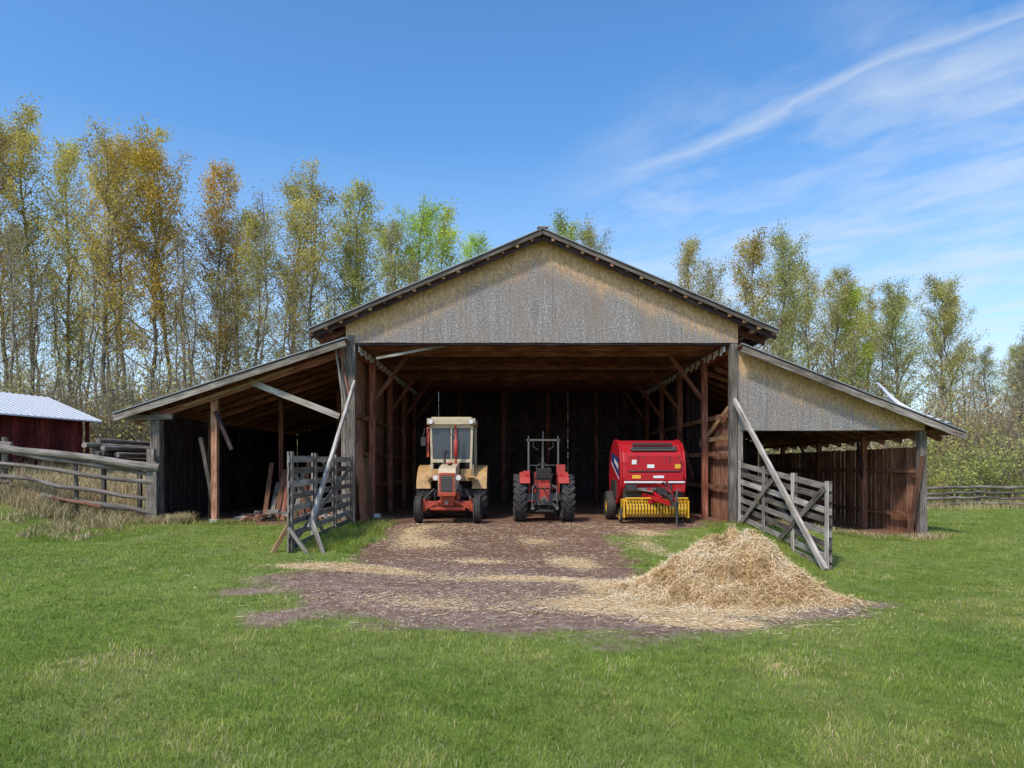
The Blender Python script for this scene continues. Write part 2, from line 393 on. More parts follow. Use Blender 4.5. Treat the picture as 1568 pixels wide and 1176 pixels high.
an=rng.uniform(0,6.28,n); bs=base[None]*s_[:,None,None]*rng.uniform(.5,1.4,(n,8,1)); ca=np.cos(an)[:,None];sa=np.sin(an)[:,None]
P=np.stack([x[:,None]+bs[:,:,0]*ca-bs[:,:,1]*sa*.6,y[:,None]+bs[:,:,0]*sa+bs[:,:,1]*ca*.6,zz[:,None]+bs[:,:,2]*.7-.002],2)
b=np.arange(n)[:,None]*8; fq=np.array([[4,5,6,7],[0,1,5,4],[1,2,6,5],[2,3,7,6],[3,0,4,7]])
Qc=(b[:,:,None]+fq[None]).reshape(-1,4)
def clod():
    m,nt,out=newmat('dirt_clods'); c=ramp(nt,attr(nt,'tint'),[(0,(.09,.05,.035)),(.6,(.24,.155,.11)),(1,(.48,.37,.28))]); bsdf(nt,out,c,.95,.1); return m
quads_obj('dirt_clods',P.reshape(-1,3),Qc,[clod()],np.repeat(rng.uniform(0,1,n),5))
# hay pile
hp=empty('hay_pile',(3.9,11.8,-.5))
def hay_h(x,y):
    s=np.zeros_like(x)
    for (a,b,rx,ry,h) in [(3.95,12.1,.72,.75,.72),(3.05,11.7,.75,.7,.44),(4.5,11.5,.6,.7,.46),(3.7,10.9,1.0,.6,.26),(2.2,11.2,.6,.5,.12),(3.6,12.9,.5,.5,.2),(2.9,10.6,.8,.4,.08)]:
        s=s+h*np.exp(-(((x-a)/rx)**2+((y-b)/ry)**2))
    l=fbm(x*2.4,y*2.4,31)-.47; l2=fbm(x*6,y*6,77)-.47
    s=s*(1+1.3*l)+ (l2*.30)*np.clip(s*4,0,1)
    return s-.035
hx=np.arange(.9,6.2,.04);hy=np.arange(9.3,14.2,.04); HX,HY=np.meshgrid(hx,hy); a=HX.ravel();b=HY.ravel()
ii,jj=np.meshgrid(np.arange(len(hx)-1),np.arange(len(hy)-1)); b0=(jj*len(hx)+ii).ravel()
Q=np.stack([b0,b0+1,b0+len(hx)+1,b0+len(hx)],1)
hz=np.maximum(hay_h(a,b),-.03)
def hay_mat():
    m,nt,out=newmat('matted_hay'); tc=nt.nodes.new('ShaderNodeTexCoord')
    wv=nt.nodes.new('ShaderNodeVectorMath'); wv.operation='ADD'
    L(nt,tc.outputs['Object'],wv.inputs[0]); L(nt,noise(nt,tc.outputs['Object'],3,3,.5,1),wv.inputs[1])
    n1=noise(nt,mapping(nt,wv.outputs[0],(18,70,40)),1,5,.7); n2=noise(nt,tc.outputs['Object'],3,3,.5)
    c=ramp(nt,n1,[(.34,(.38,.23,.09)),(.5,(.74,.54,.29)),(.66,(.88,.71,.45))])
    c=mix(nt,ramp(nt,n2,[(.5,0),(.7,.5)]),c,(.46,.29,.13))
    bsdf(nt,out,c,.9,.1,bump=n1,bstr=1,bdist=.04); return m
quads_obj('mound',np.stack([a,b,gz(a,b)+hz],1),Q,[hay_mat()],smooth=False,parent=hp)
n=80000; x=rng.uniform(1.0,6.1,n);y=rng.uniform(9.4,14.1,n); h=hay_h(x,y); k=h>rng.uniform(-.03,.12,n); x=x[k];y=y[k];h=h[k]
V,Qd=strands(x,y,gz(x,y)+np.maximum(h,0)+rng.uniform(0,.035,len(x)),.06,.26,.0075,.45)
t=np.clip(rng.normal(.5,.22,len(x))+(fbm(x*3,y*3,5)-.47)*1.7,0,1); quads_obj('loose_straw',V,Qd,[M_STRAW],np.concatenate([t,t]),parent=hp)
# ------------------------------------------------------------ barn
barn=empty('barn',(.85,26,0))
XL,XR,XC,Y0,Y1=-4.65,6.35,.85,19.5,32.5
zr=lambda x:8.24-.428*abs(x-XC)
zl=lambda x:5.2-.333*(-4.75-x)
zrr=lambda x:5.0-.397*(x-6.5)
MATS=[W_GREY,W_PALE,W_BRN,W_DRK,W_RED,W_TAN,M_ROOF,P_WHT,M_WROOF]
def slab(mb,xa,za,xb,zb,ya,yb,t,mat,tint=.5):
    vs=[(xa,ya,za),(xb,ya,zb),(xb,yb,zb),(xa,yb,za),(xa,ya,za-t),(xb,ya,zb-t),(xb,yb,zb-t),(xa,yb,za-t)]
    mb.add(vs,[(0,1,2,3),(7,6,5,4),(0,4,5,1),(1,5,6,2),(2,6,7,3),(3,7,4,0)],mat,tint)
mb=MB()
slopes=[(XC,zr(XC),-5.65,zr(-5.65),18.98),(XC,zr(XC),7.4,zr(7.4),18.98),(-4.62,zl(-4.62)-.05,-11.05,zl(-11.05),18.93),(6.38,zrr(6.38)-.02,12.6,zrr(12.6),18.93)]
for xa,za,xb,zb,ya in slopes:
    slab(mb,xa,za,xb,zb,ya-.06,Y1+.5,.028,6,.5)
    yy=ya+.1
    while yy<Y1+.4:
        mb.beam((xa,yy,za+.012),(xb,yy,zb+.012),.05,.03,6,.6); yy+=.6
    yy=ya+.05
    while yy<Y1+.3:
        w_=U(.16,.24); slab(mb,xa,za-.032-U(0,.006),xb,zb-.032-U(0,.006),yy,yy+w_-.012,.022,4 if R()<.6 else 2,R()*.7); yy+=w_
mb.beam((XC,18.9,zr(XC)+.02),(XC,33,zr(XC)+.02),.3,.04,6,.4)
# lifted corrugated sheet on the right lean-to
sh=[]
for q in range(13):
    f_=q/12; a=Vector((11.25,19.55,3.26)).lerp(Vector((12.45,19.2,2.80)),f_); b_=Vector((10.85,20.3,4.15)).lerp(Vector((12.3,21.6,3.25)),f_)
    off=Vector((.0,-.02,.03))*(1 if q%2 else -1); sh+=[a+off,(a+b_)/2+off+Vector((0,0,-.06)),b_+off]
mb.add(sh,[(3*q+r,3*q+3+r,3*q+4+r,3*q+1+r) for q in range(12) for r in (0,1)],8,.9)
mb.build('roof',MATS,barn)
mb=MB()
for xa,za,xb,zb,ya in slopes[:2]:
    mb.beam((xa,ya-.0,za-.10),((xa+xb)/2,ya,(za+zb)/2-.10),.035,.11,0,.15)
    mb.beam(((xa+xb)/2,ya-.004,(za+zb)/2-.10),(xb,ya-.004,zb-.10),.035,.11,0,.0)
for xa,za,xb,zb,ya in slopes[2:]:
    mb.beam((xa,ya,za-.15),((xa*.45+xb*.55),ya,(za*.45+zb*.55)-.15),.04,.17,0,.5)
    mb.beam(((xa*.45+xb*.55),ya-.004,(za*.45+zb*.55)-.15),(xb,ya-.004,zb-.15),.04,.17,0,.75)
for xa,za,xb,zb,ya in slopes[:2]:
    mb.beam((xa,ya+.14,za-.22),(xb,ya+.14,zb-.22),.03,.12,3,.9)
for sgn in (-1,1):
    for k in range(16):
        xx=XC+sgn*(.3+k*.41)
        mb.beam((xx,18.99,zr(xx)-.17),(xx,Y1+.3,zr(xx)-.17),.09,.09,(2,5,3,2,2,5)[(k*5+(sgn>0))%6],R())
for k in range(9):
    xx=-5.1-k*.7; mb.beam((xx,18.97,zl(xx)-.1),(xx,Y1+.2,zl(xx)-.1),.09,.07,4,R())
for k in range(8):
    xx=6.9+k*.74; mb.beam((xx,18.97,zrr(xx)-.1),(xx,Y1+.2,zrr(xx)-.1),.09,.07,4,R())
mb.build('fascia_and_purlins',MATS,barn)
mb=MB()
yy=19.72
while yy<Y1:
    for s_,xe in ((-1,-5.55),(1,7.3)):
        mb.beam((XC,yy,zr(XC)-.30),(xe,yy,zr(xe)-.30),.05,.16,4,R())
    mb.beam((XL,yy+.06,5.2),(XR,yy+.06,5.2),.05,.15,4,R())
    for q in (-3.2,-1.2,XC+2,XC+3.8): mb.beam((q,yy+.1,5.25),(q+.5,yy+.1,zr(q+.5)-.3),.04,.1,4,R())
    mb.beam((-4.7,yy,zl(-4.7)-.28),(-10.9,yy,zl(-10.9)-.26),.05,.15,4,R())
    mb.beam((6.45,yy,zrr(6.45)-.28),(12.4,yy,zrr(12.4)-.26),.05,.15,4,R())
    yy+=1.0
for k in range(60):
    yk=U(20.5,31.5); xk=U(-3.9,3.8); mb.beam((xk,yk,5.30+.03*(k%3)),(xk+U(.6,2.4),yk+U(-.1,.1),5.31+.03*(k%3)),.2,.03,[2,5,4,1][k%4],R())
for xx,i_ in ((XL+.12,1),(XR-.12,-1)):
    mb.beam((xx,19.7,4.98),(xx,32.4,4.98),.09,.26,4,.9)
    mb.beam((xx+i_*.12,19.7,5.10),(xx+i_*.12,32.4,5.10),.09,.06,4,.6)
    yy=19.75
    while yy<32.2:
        mb.box((xx+i_*.14,yy,4.98),(.03,.38,.16),7,1.); mb.box((xx+i_*.16,yy+.1,4.87),(.03,.14,.08),7,1.); yy+=.66  # added white blocks stand in for daylight gaps along the inner eaves
mb.build('roof_framing',MATS,barn)
def panel_mesh(name,cols,zf,d_off):
    me=bpy.data.meshes.new(name); V=[];F=[];dv=[]
    for (x,zb,zt) in cols:
        for y in (19.40,19.42):
            V+=[(x,y,zb),(x,y,zt)]; dv+=[(zf(x)-zb)/1.0+d_off,(zf(x)-zt)+d_off]
    for i in range(len(cols)-1):
        a=i*4;b=a+4
        F+=[(a,b,b+1,a+1),(a+2,a+3,b+3,b+2),(a,a+2,b+2,b),(a+1,b+1,b+3,a+3)]
    F+=[(0,1,3,2),(len(V)-4,len(V)-2,len(V)-1,len(V)-3)]
    me.from_pydata(V,[],F); me.materials.append(M_OSB)
    a=me.attributes.new('tint','FLOAT','POINT'); a.data.foreach_set('value',dv)
    o=bpy.data.objects.new(name,me); COL.objects.link(o); o.parent=barn; o.matrix_parent_inverse=Matrix.Translation(-barn.location)
xs_=[-4.72,-3.5,-2.3,-1.1,0,XC,1.8,3,4.2,5.4,6.42]
panel_mesh('gable_panel',[(x,5.13+.012*math.sin(x*3),zr(x)-.115) for x in xs_],zr,-.15)
xs_=[6.47,7.6,8.8,10,11,11.72]
panel_mesh('side_panel',[(x,2.64+.008*math.sin(x*4),max(zrr(x)-.075,2.66)) for x in xs_],zrr,-.05)
mb=MB()
def post(x,y,z0,z1,w,mat,t=.5): mb.beam((x,y,z0),(x+U(-.02,.02),y,z1),w,w,mat,t,jit=.006)
post(-4.60,19.52,-.2,5.35,.24,0,.3); mb.box((-4.80,19.46,2.7),(.12,.05,5.2),0,.7)
post(6.30,19.52,-.2,5.35,.2,0,.2); mb.box((6.50,19.45,2.5),(.14,.05,4.9),0,.5)
mb.beam((XL,19.5,5.13),(XR,19.5,5.13),.1,.12,3,.9)
for s_,xp in ((1,XL+.22),(-1,XR-.22)):
    for k,yp in enumerate((21.7,24.9,28,31)):
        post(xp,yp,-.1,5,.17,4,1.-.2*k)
        mb.beam((xp+s_*.0,yp-.05,3.6),(xp+s_*1.1,yp-.05,5.1),.06,.12,4,.4)
    for z in (1.0,2.0,3.1): mb.beam((xp-s_*.1,19.7,z),(xp-s_*.1,32.3,z),.05,.14,2,R())
mb.beam((XL+.30,20.1,.02),(XL+.12,20.1,2.3),.9,.02,2,1.,up=(1,0,0)); mb.beam((XL+.30,21.1,.02),(XL+.12,21.1,1.9),.8,.02,5,.1,up=(1,0,0))
mb.beam((6.2,22.5,2.3),(6.25,19.7,3.3),.05,.14,5,.5); mb.beam((6.2,22.5,2.45),(6.2,19.7,2.45),.05,.13,5,.2)
mb.beam((6.1,23,1.2),(6.1,26,3.9),.05,.12,4,.3); mb.beam((6.1,26,2),(6.1,29,4.2),.05,.12,4,.3)
mb.beam((-3.9,19.62,4.72),(-1.9,19.66,5.1),.05,.07,1,.3)
post(-10.1,19.45,-.2,3.15,.26,0,.2); post(-8.52,19.6,-.2,3.6,.17,2,.9); post(-9.35,21.2,-.1,3.3,.12,2,.1); post(-7.6,22.5,-.1,4,.13,4,.3); post(-6.1,24,-.1,4.3,.13,4,.3)
mb.beam((-8.95,19.66,2.45),(-8.5,19.64,.15),.10,.14,0,.0)
mb.beam((-8.0,19.5,2.1),(-8.5,19.55,3.2),.08,.1,3,.5)
mb.beam((-7.45,19.38,4.02),(-4.9,19.38,3.04),.05,.17,1,.6)
mb.beam((-10.2,19.44,3.02),(-4.75,19.44,4.85),.06,.17,4,.9)
mb.beam((-9.3,19.36,3.32),(-6.2,19.34,4.40),.05,.08,5,.3)
mb.beam((-10.95,19.3,2.98),(-9.6,19.3,3.02),.08,.14,0,.5)
mb.beam((-10.15,19.3,3.0),(-10.15,32.4,3.0),.1,.18,3,.6)
mb.beam((-4.9,19.42,5.05),(-4.62,19.42,3.6),.06,.14,2,.6)
mb.beam((-4.98,19.3,4.95),(-4.75,19.25,3.4),.05,.10,0,.6)
post(11.7,19.5,-.6,2.62,.2,0,.3); mb.beam((6.4,19.5,2.7),(11.8,19.5,2.7),.08,.16,2,.3)
post(11.55,22.4,-.5,2.6,.16,2,.8); post(11.5,25.6,-.5,2.5,.15,4,.5); post(11.5,29,-.5,2.5,.15,4,.4)
mb.beam((11.65,19.35,1.9),(11.15,19.2,-.4),.07,.12,2,.0); mb.beam((11.3,22.3,2.4),(11.5,22.4,1.2),.06,.1,3,.6)
mb.beam((11.5,25.5,1.2),(11.4,27,2.4),.06,.1,4,.5)
mb.beam((11.7,19.5,2.5),(11.7,32.4,2.5),.12,.12,2,.5)
for z in (.2,1.5): mb.beam((11.62,19.6,z),(11.62,32.4,z-.02),.05,.13,2,.5)
mb.box((11.7,19.3,-.40),(.24,.2,.16),7,.2); mb.box((-8.5,19.5,.04),(.2,.2,.14),7,.2); mb.box((-4.3,21.65,.05),(.26,.22,.14),7,.2)
mb.build('posts_and_braces',MATS,barn)
mb=MB()
def bwall(p0,p1,z0,zt,mat,wd=.19,gap=.012,miss=.0,th=.024,tint=(0,1)):
    p0=Vector((p0[0],p0[1],0));p1=Vector((p1[0],p1[1],0)); ln=(p1-p0).length; d=(p1-p0)/ln; s_=0
    while s_<ln-.03:
        w=min(wd*U(.8,1.25),ln-s_)
        if R()>miss:
            c=p0+d*(s_+w/2); top=zt(c) if callable(zt) else zt
            zb=z0+U(-.05,.04)
            nrm=Vector((d.y,-d.x,0)); off=nrm*U(-.006,.006)
            mb.beam((c.x+off.x,c.y+off.y,zb),(c.x+off.x+d.x*U(-.01,.01)*(gap>0),c.y+off.y,top-U(0,.03)),w if abs(d.x)>.5 else th, th if abs(d.x)>.5 else w,mat,U(*tint))
        s_+=w+(gap*U(.1,1.9) if R()<.5 or gap>.02 else 0.0)
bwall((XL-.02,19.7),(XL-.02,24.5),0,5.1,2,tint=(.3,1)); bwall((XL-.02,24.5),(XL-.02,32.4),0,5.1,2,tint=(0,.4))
bwall((XR+.02,19.65),(XR+.02,22.6),0,3.2,2,tint=(.3,1)); bwall((XR+.02,22.6),(XR+.02,32.4),0,5.0,3)
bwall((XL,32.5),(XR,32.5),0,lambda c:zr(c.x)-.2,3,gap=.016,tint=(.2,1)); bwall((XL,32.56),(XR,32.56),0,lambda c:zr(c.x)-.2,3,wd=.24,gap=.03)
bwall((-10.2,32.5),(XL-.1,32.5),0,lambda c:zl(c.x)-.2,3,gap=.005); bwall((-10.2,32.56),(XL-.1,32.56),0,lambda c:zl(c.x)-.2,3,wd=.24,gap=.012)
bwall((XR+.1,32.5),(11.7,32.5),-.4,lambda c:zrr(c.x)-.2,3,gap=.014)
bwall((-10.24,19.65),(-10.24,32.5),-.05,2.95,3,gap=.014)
bwall((11.78,19.65),(11.78,32.5),-.5,2.20,2,gap=.03,miss=.03,tint=(.3,1))
for z in (1.2,2.4,3.6): mb.beam((XL,32.44,z),(XR,32.44,z),.06,.14,3,.9)
for x_ in (-2.5,-.4,1.7,4): mb.beam((x_,32.4,0),(x_,32.4,zr(x_)-.3),.16,.16,4,.4)
mb.build('board_walls',MATS,barn)
# ------------------------------------------------------------ gates
def gate(name,hx,hy,ex,ey,hb,ht,eb,et,brace0,brace1):
    e=empty(name,((hx+ex)/2,(hy+ey)/2,0)); mb=MB()
    def P(s_,t_):
        zb=hb+(eb-hb)*s_; zt=ht+(et-ht)*s_
        return Vector((hx+(ex-hx)*s_,hy+(ey-hy)*s_,zb+(zt-zb)*t_))
    for k in range(8):
        t_=.04+k*.132
        mb.beam(P(-.01,t_+U(-.012,.012)),P(1.01,t_+U(-.012,.012)),.028,.13,[0,1,0,1][k%4],R()*.8,jit=.003)
    for s_ in (.012,.34,.67,.985):
        for sd in (-.035,.035):
            mb.beam(P(s_,-.02)+Vector((sd,0,0)),P(s_,1.03)+Vector((sd,0,0)),.028,.14,1 if sd<0 else 0,R())
    for a_,b_ in (((.02,.05),(.5,.95)),((.5,.05),(.98,.95))):
        for sd in (-.066,): mb.beam(P(*a_)+Vector((sd,0,0)),P(*b_)+Vector((sd,0,0)),.026,.13,0,R())
    mb.beam(P(.02,.9)+Vector((.066,0,0)),P(.98,.1)+Vector((.066,0,0)),.026,.12,0,R())
    mb.build('boards',[W_GREY,W_PALE],e)
    mb=MB(); mb.beam(brace0,brace1,.07,.13,1,.7,jit=.008)
    mb.build('stay_brace',[W_GREY,W_PALE],e); return e
g1=gate('wooden_gate',-4.52,19.25,-4.6,14.1,.05,1.86,-.16,1.86,(-4.45,19.30,4.0),(-4.42,14.9,.25))
mb=MB(); mb.beam((-4.55,14.5,.7),(-4.98,14.15,-.22),.06,.09,5,.5); mb.beam((-4.3,14.6,.5),(-3.92,14.2,-.22),.05,.09,1,.4); mb.beam((-4.6,14.05,.35),(-4.2,14.05,-.2),.04,.08,1,.2)
mb.build('prop_legs',MATS,g1)
g2=gate('wooden_gate',6.42,19.25,6.62,14.2,-.12,1.74,-.62,1.24,(6.28,19.30,3.5),(6.5,14.15,-.55))
# ------------------------------------------------------------ fences
def log(mb,p0,p1,r,mat=0,t=None,n=9):
    p0=Vector(p0);p1=Vector(p1); m=[p0.lerp(p1,k/5) for k in range(6)]
    for q in m[1:-1]: q+=Vector((0,U(-.03,.03),U(-.05,.05)))
    mb.tube(m,[r*U(.78,1.15) for _ in m],n,mat,t)
f=empty('rail_fence',(-12,19,0)); mb=MB()
log(mb,(-14.3,18.5,2.16),(-9.85,19.05,1.58),.115,0,.6); log(mb,(-13.6,18.62,2.0),(-10.2,19.2,1.40),.07,0,.4)
log(mb,(-14.2,18.55,1.72),(-9.95,19.1,1.16),.06,0,.5); log(mb,(-14.1,18.6,1.38),(-9.98,19.12,.68),.06,0,.4); log(mb,(-12.9,18.7,.82),(-9.95,19.1,.28),.085,0,.3)
log(mb,(-13.4,18.8,.95),(-11.2,18.6,.50),.05,2,.3)
log(mb,(-19.5,17.6,2.3),(-13.7,18.7,2.2),.1,0,.5); log(mb,(-19.5,17.6,1.6),(-13.7,18.7,1.62),.06,0,.4); log(mb,(-19.5,17.6,1.25),(-13.7,18.7,1.2),.06,0,.3)
mb.beam((-10.12,19.10,-.1),(-10.1,19.12,2.1),.2,.14,0,.4); mb.beam((-9.92,19.0,.0),(-9.95,19.02,1.75),.09,.06,1,.0)
mb.cyl((-13.95,18.75,.4),(-13.9,18.72,2.42),.09,.08,9,0,.3); mb.cyl((-12.1,19.0,.3),(-12.15,19.0,1.9),.06,.05,8,0,.3); mb.cyl((-19,17.7,.5),(-19,17.7,2.5),.09,.08,9,0,.4)
mb.build('rails_and_posts',[W_GREY,W_PALE,W_BRN],f)
lp=empty('log_pile',(-11.4,20.6,0)); mb=MB()
for (xx,zz,rr) in ((-11.75,2.02,.085),(-11.5,1.98,.09),(-11.25,1.97,.08),(-11.0,1.93,.08),(-11.62,2.18,.08),(-11.35,2.15,.085),(-11.1,2.12,.07),(-11.48,2.32,.075),(-11.75,1.85,.08),(-11.5,1.82,.08),(-11.2,1.80,.08)):
    mb.tube([(xx-.25-U(0,.3),19.5+U(-.3,.2),zz+U(-.02,.04)),(xx,23,zz+.02)],[rr,rr*.8],9,0,R()*.9)
for yy in (19.9,22.5):
    mb.beam((-12.0,yy,1.68),(-10.75,yy,1.68),.1,.1,0,.2)
    for xx in (-11.9,-10.85): mb.beam((xx,yy,.0),(xx,yy,1.63),.1,.1,0,.1)
mb.build('logs_on_rack',[W_GREY,W_PALE],lp)
f=empty('rail_fence',(26,33,0)); mb=MB(); xx=13; s_=0
while xx<60:
    y0_=33.2+(.45 if s_%2 else -.45); y1_=33.2+(-.45 if s_%2 else .45)
    for k in range(4):
        z=-.25+k*.26; log(mb,(xx-.3,y0_,z+U(-.02,.02)+.12*(s_%2)),(xx+3.5,y1_,z+U(-.02,.02)+.12*((s_+1)%2)),U(.06,.08),0,R()*.6)
    mb.cyl((xx,y0_,-.5),(xx+.1,y0_,.75),.07,.06,8,0,.3)
    xx+=3.3; s_+=1
mb.build('rails',[W_GREY],f)
fw=empty('firewood_pile',(-6.5,20.8,0)); mb=MB()
for k in range(90):
    xx=U(-8.2,-5.2);yy=U(19.7,21.8);z=.06+U(0,.30)*(1-abs(xx+6.6)/2.2); a=U(0,3.14); l_=U(.18,.4)
    d=Vector((math.cos(a),math.sin(a),U(-.3,.3)))*l_/2
    c=Vector((xx,yy,z)); mb.beam(c-d,c+d,U(.06,.13),U(.05,.11),[0,1,1,2][k%4],R())
mb.build('split_logs',MATS,fw)
pk=empty('stacked_planks',(-6.9,20.8,0)); mb=MB()
for k in range(8): mb.beam((-7.3+k*.16,20.1+k*.06,.02),(-7.6+k*.2,21.6,1.5+U(-.4,.5)),.13,.03,[2,0,2,4][k%4],R()*.7)
mb.build('leaning_planks',MATS,pk)
# ------------------------------------------------------------ tyres
def tyre(mb,c,r,w,rim,mat_t,mat_r,lugs=20,lug=.035,lw=.05,face=-1):
    hw=w/2
    prof=[(-hw*.75,rim),(-hw*.97,rim+(r-rim)*.25),(-hw*1.02,rim+(r-rim)*.6),(-hw*.9,r-.03),(-hw*.6,r),(0,r+.008),(hw*.6,r),(hw*.9,r-.03),(hw*1.02,rim+(r-rim)*.6),(hw*.97,rim+(r-rim)*.25),(hw*.75,rim)]
    mb.lathe(c,prof,40,mat_t,.5)
    mb.lathe(c,[(-hw*.75,rim),(-hw*.7,rim*.93),(-hw*.35,rim*.8),(-hw*.2,rim*.35),(-hw*.45,rim*.28),(-hw*.45,.001)],32,mat_r,.5)
    mb.lathe(c,[(hw*.75,rim),(hw*.7,rim*.93),(hw*.35,rim*.8),(hw*.2,rim*.35),(hw*.45,rim*.28),(hw*.45,.001)],32,mat_r,.5)
    for k in range(6):
        t=2*math.pi*k/6
        for sx in (-1,1): mb.cyl((c[0]+sx*hw*.24,c[1]+math.cos(t)*rim*.55,c[2]+math.sin(t)*rim*.55),(c[0]+sx*hw*.36,c[1]+math.cos(t)*rim*.55,c[2]+math.sin(t)*rim*.55),.018,None,6,mat_r)
    if lugs:
        for k in range(lugs):
            for sd in (-1,1):
                t0=2*math.pi*(k+(.5 if sd>0 else 0))/lugs; t1=t0+.9*2*math.pi/lugs
                ra=r+lug*.45; p=lambda x_,t_,rr:(c[0]+x_,c[1]+rr*math.cos(t_),c[2]+rr*math.sin(t_))
                tm=(t0+t1)/2
                mb.beam(p(-.02*sd,t1,ra),p(sd*hw*.93,t0,ra-.012),lw,lug*1.6,mat_t,.7,up=(0,math.cos(tm),math.sin(tm)))
                mb.beam(p(sd*hw*.93,t0,ra-.012),p(sd*hw*1.02,t0,r-.10),lw,lug*1.2,mat_t,.7,up=(sd,0,0))
# ------------------------------------------------------------ tractor with cab
VM=[P_ORG,P_CRM,P_TAN,M_BLK,M_STEEL,M_RUB,M_GLASS,M_LAMP,P_FRED,P_RED,P_YEL,P_WHT,P_BLU]
ORG,CRM,TAN,BLK,STL,RUB,GLS,LMP,FRD,RED,YEL,WHT,BLU=range(13)
tr=empty('tractor',(-1.82,20.4,0)); cx=-1.82
mb=MB()
for s_ in (-1,1):
    tyre(mb,(cx+s_*.86,21.35,.80),.76,.40,.42,RUB,CRM,22)
    tyre(mb,(cx+s_*.83,19.45,.40),.38,.22,.2,RUB,CRM,0)
    for k in (-.07,0,.07): mb.lathe((cx+s_*.83+k,19.45,.40),[(-.018,.375),(-.014,.398),(.014,.398),(.018,.375)],36,RUB)
mb.build('wheels',VM,tr)
mb=MB()
mb.box((cx,19.45,.56),(1.30,.13,.14),ORG); mb.box((cx,19.32,.43),(1.0,.08,.09),ORG)
for s_ in (-1,1):
    mb.box((cx+s_*.66,19.45,.52),(.11,.14,.36),ORG); mb.cyl((cx+s_*.6,19.45,.40),(cx+s_*.8,19.45,.40),.06,None,12,STL)
    mb.beam((cx+s_*.62,19.32,.43),(cx+s_*.16,19.25,.66),.07,.07,ORG); mb.beam((cx+s_*.6,19.6,.5),(cx+s_*.15,20.5,.62),.05,.06,ORG)
    mb.beam((cx+s_*.66,19.30,.70),(cx+s_*.45,19.9,.95),.05,.05,STL)
mb.box((cx,20.0,.68),(.34,1.5,.36),ORG); mb.box((cx,19.35,.74),(.40,.3,.3),ORG)
mb.box((cx,20.95,.82),(.5,.9,.5),STL); mb.box((cx,21.35,.8),(1.5,.26,.26),STL)
mb.beam((cx-.5,19.7,.35),(cx+.5,19.7,.35),.05,.05,FRD)
mb.build('chassis',VM,tr,bevel=.012)
mb=MB()
mb.extrude_x([(19.12,.88),(19.06,1.15),(19.08,1.42),(19.2,1.56),(19.5,1.63),(20.55,1.72),(20.55,.95),(19.4,.86)],cx-.24,cx+.24,CRM)
mb.box((cx,19.07,1.12),(.34,.03,.40),BLK)
for k in range(8): mb.box((cx,19.05,.96+k*.045),(.33,.015,.014),STL)
mb.box((cx-.19,19.045,1.14),(.05,.03,.46),ORG); mb.box((cx+.19,19.045,1.14),(.05,.03,.46),ORG); mb.box((cx,19.04,1.40),(.44,.04,.07),ORG)
mb.box((cx,19.05,.84),(.5,.12,.10),ORG)
mb.box((cx,20.0,1.70),(.12,1.0,.03),ORG)
for s_ in (-1,1):
    mb.beam((cx+s_*.58,20.55,1.45),(cx+s_*.62,20.52,2.86),.07,.07,CRM); mb.beam((cx+s_*.66,21.75,1.3),(cx+s_*.66,21.7,2.86),.08,.08,CRM)
    mb.box((cx+s_*.635,21.15,1.42),(.05,1.2,.50),CRM); mb.box((cx+s_*.63,21.15,2.82),(.06,1.2,.08),CRM)
    pf=[]; pi=[]
    for k in range(9):
        t=math.radians(10+k*19); pf.append((21.35-.86*math.cos(t),.80+.86*math.sin(t))); pi.append((21.35-.82*math.cos(t),.80+.82*math.sin(t)))
    mb.extrude_x(pf+pi[::-1],cx+s_*.84-.22,cx+s_*.84+.22,TAN)
    mb.box((cx+s_*.44,20.52,1.36),(.34,.05,.36),TAN)
    mb.box((cx+s_*.62,20.40,1.30),(.28,.30,.05),TAN)
mb.box((cx,20.52,1.78),(1.18,.05,.10),CRM); mb.box((cx,20.51,2.82),(1.22,.06,.10),CRM)
mb.box((cx,20.50,2.3),(.035,.04,1.0),CRM)
mb.box((cx+.0,21.75,2.3),(1.3,.06,.08),CRM)
mb.box((cx,21.13,2.96),(1.44,1.50,.18),CRM); mb.box((cx,21.1,3.07),(1.2,1.2,.06),CRM)
mb.build('bodywork',VM,tr,bevel=.025)
mb=MB()
mb.add([(cx-.55,20.53,1.82),(cx+.55,20.53,1.82),(cx+.58,20.52,2.78),(cx-.58,20.52,2.78)],[(0,1,2,3)],GLS)
for s_ in (-1,1): mb.add([(cx+s_*.65,20.6,1.68),(cx+s_*.65,21.7,1.68),(cx+s_*.65,21.7,2.78),(cx+s_*.65,20.6,2.78)],[(0,1,2,3)],GLS)
mb.add([(cx-.6,21.72,1.5),(cx+.6,21.72,1.5),(cx+.6,21.72,2.78),(cx-.6,21.72,2.78)],[(0,1,2,3)],GLS)
mb.build('glass',VM,tr,recalc=False)
mb=MB()
mb.tube([(cx+.16,20.2,1.68),(cx+.16,20.2,1.9),(cx+.16,20.2,1.92),(cx+.16,20.2,2.4),(cx+.16,20.2,2.42),(cx+.16,20.2,2.75),(cx+.13,20.14,2.83)],[.03,.03,.065,.065,.03,.03,.03],12,FRD,.5)
mb.cyl((cx-.15,20.0,1.68),(cx-.15,20,1.98),.035,None,10,BLK); mb.cyl((cx-.15,20,1.98),(cx-.15,20,2.1),.07,.06,12,BLK)
for s_ in (-1,1):
    mb.cyl((cx+s_*.32,19.2,1.30),(cx+s_*.32,19.1,1.30),.08,.09,14,ORG); mb.cyl((cx+s_*.32,19.1,1.30),(cx+s_*.32,19.085,1.30),.075,None,14,LMP)
    mb.cyl((cx+s_*.6,20.4,2.95),(cx+s_*.6,20.3,2.95),.07,.08,12,BLK); mb.cyl((cx+s_*.6,20.3,2.95),(cx+s_*.6,20.285,2.95),.07,None,12,LMP)
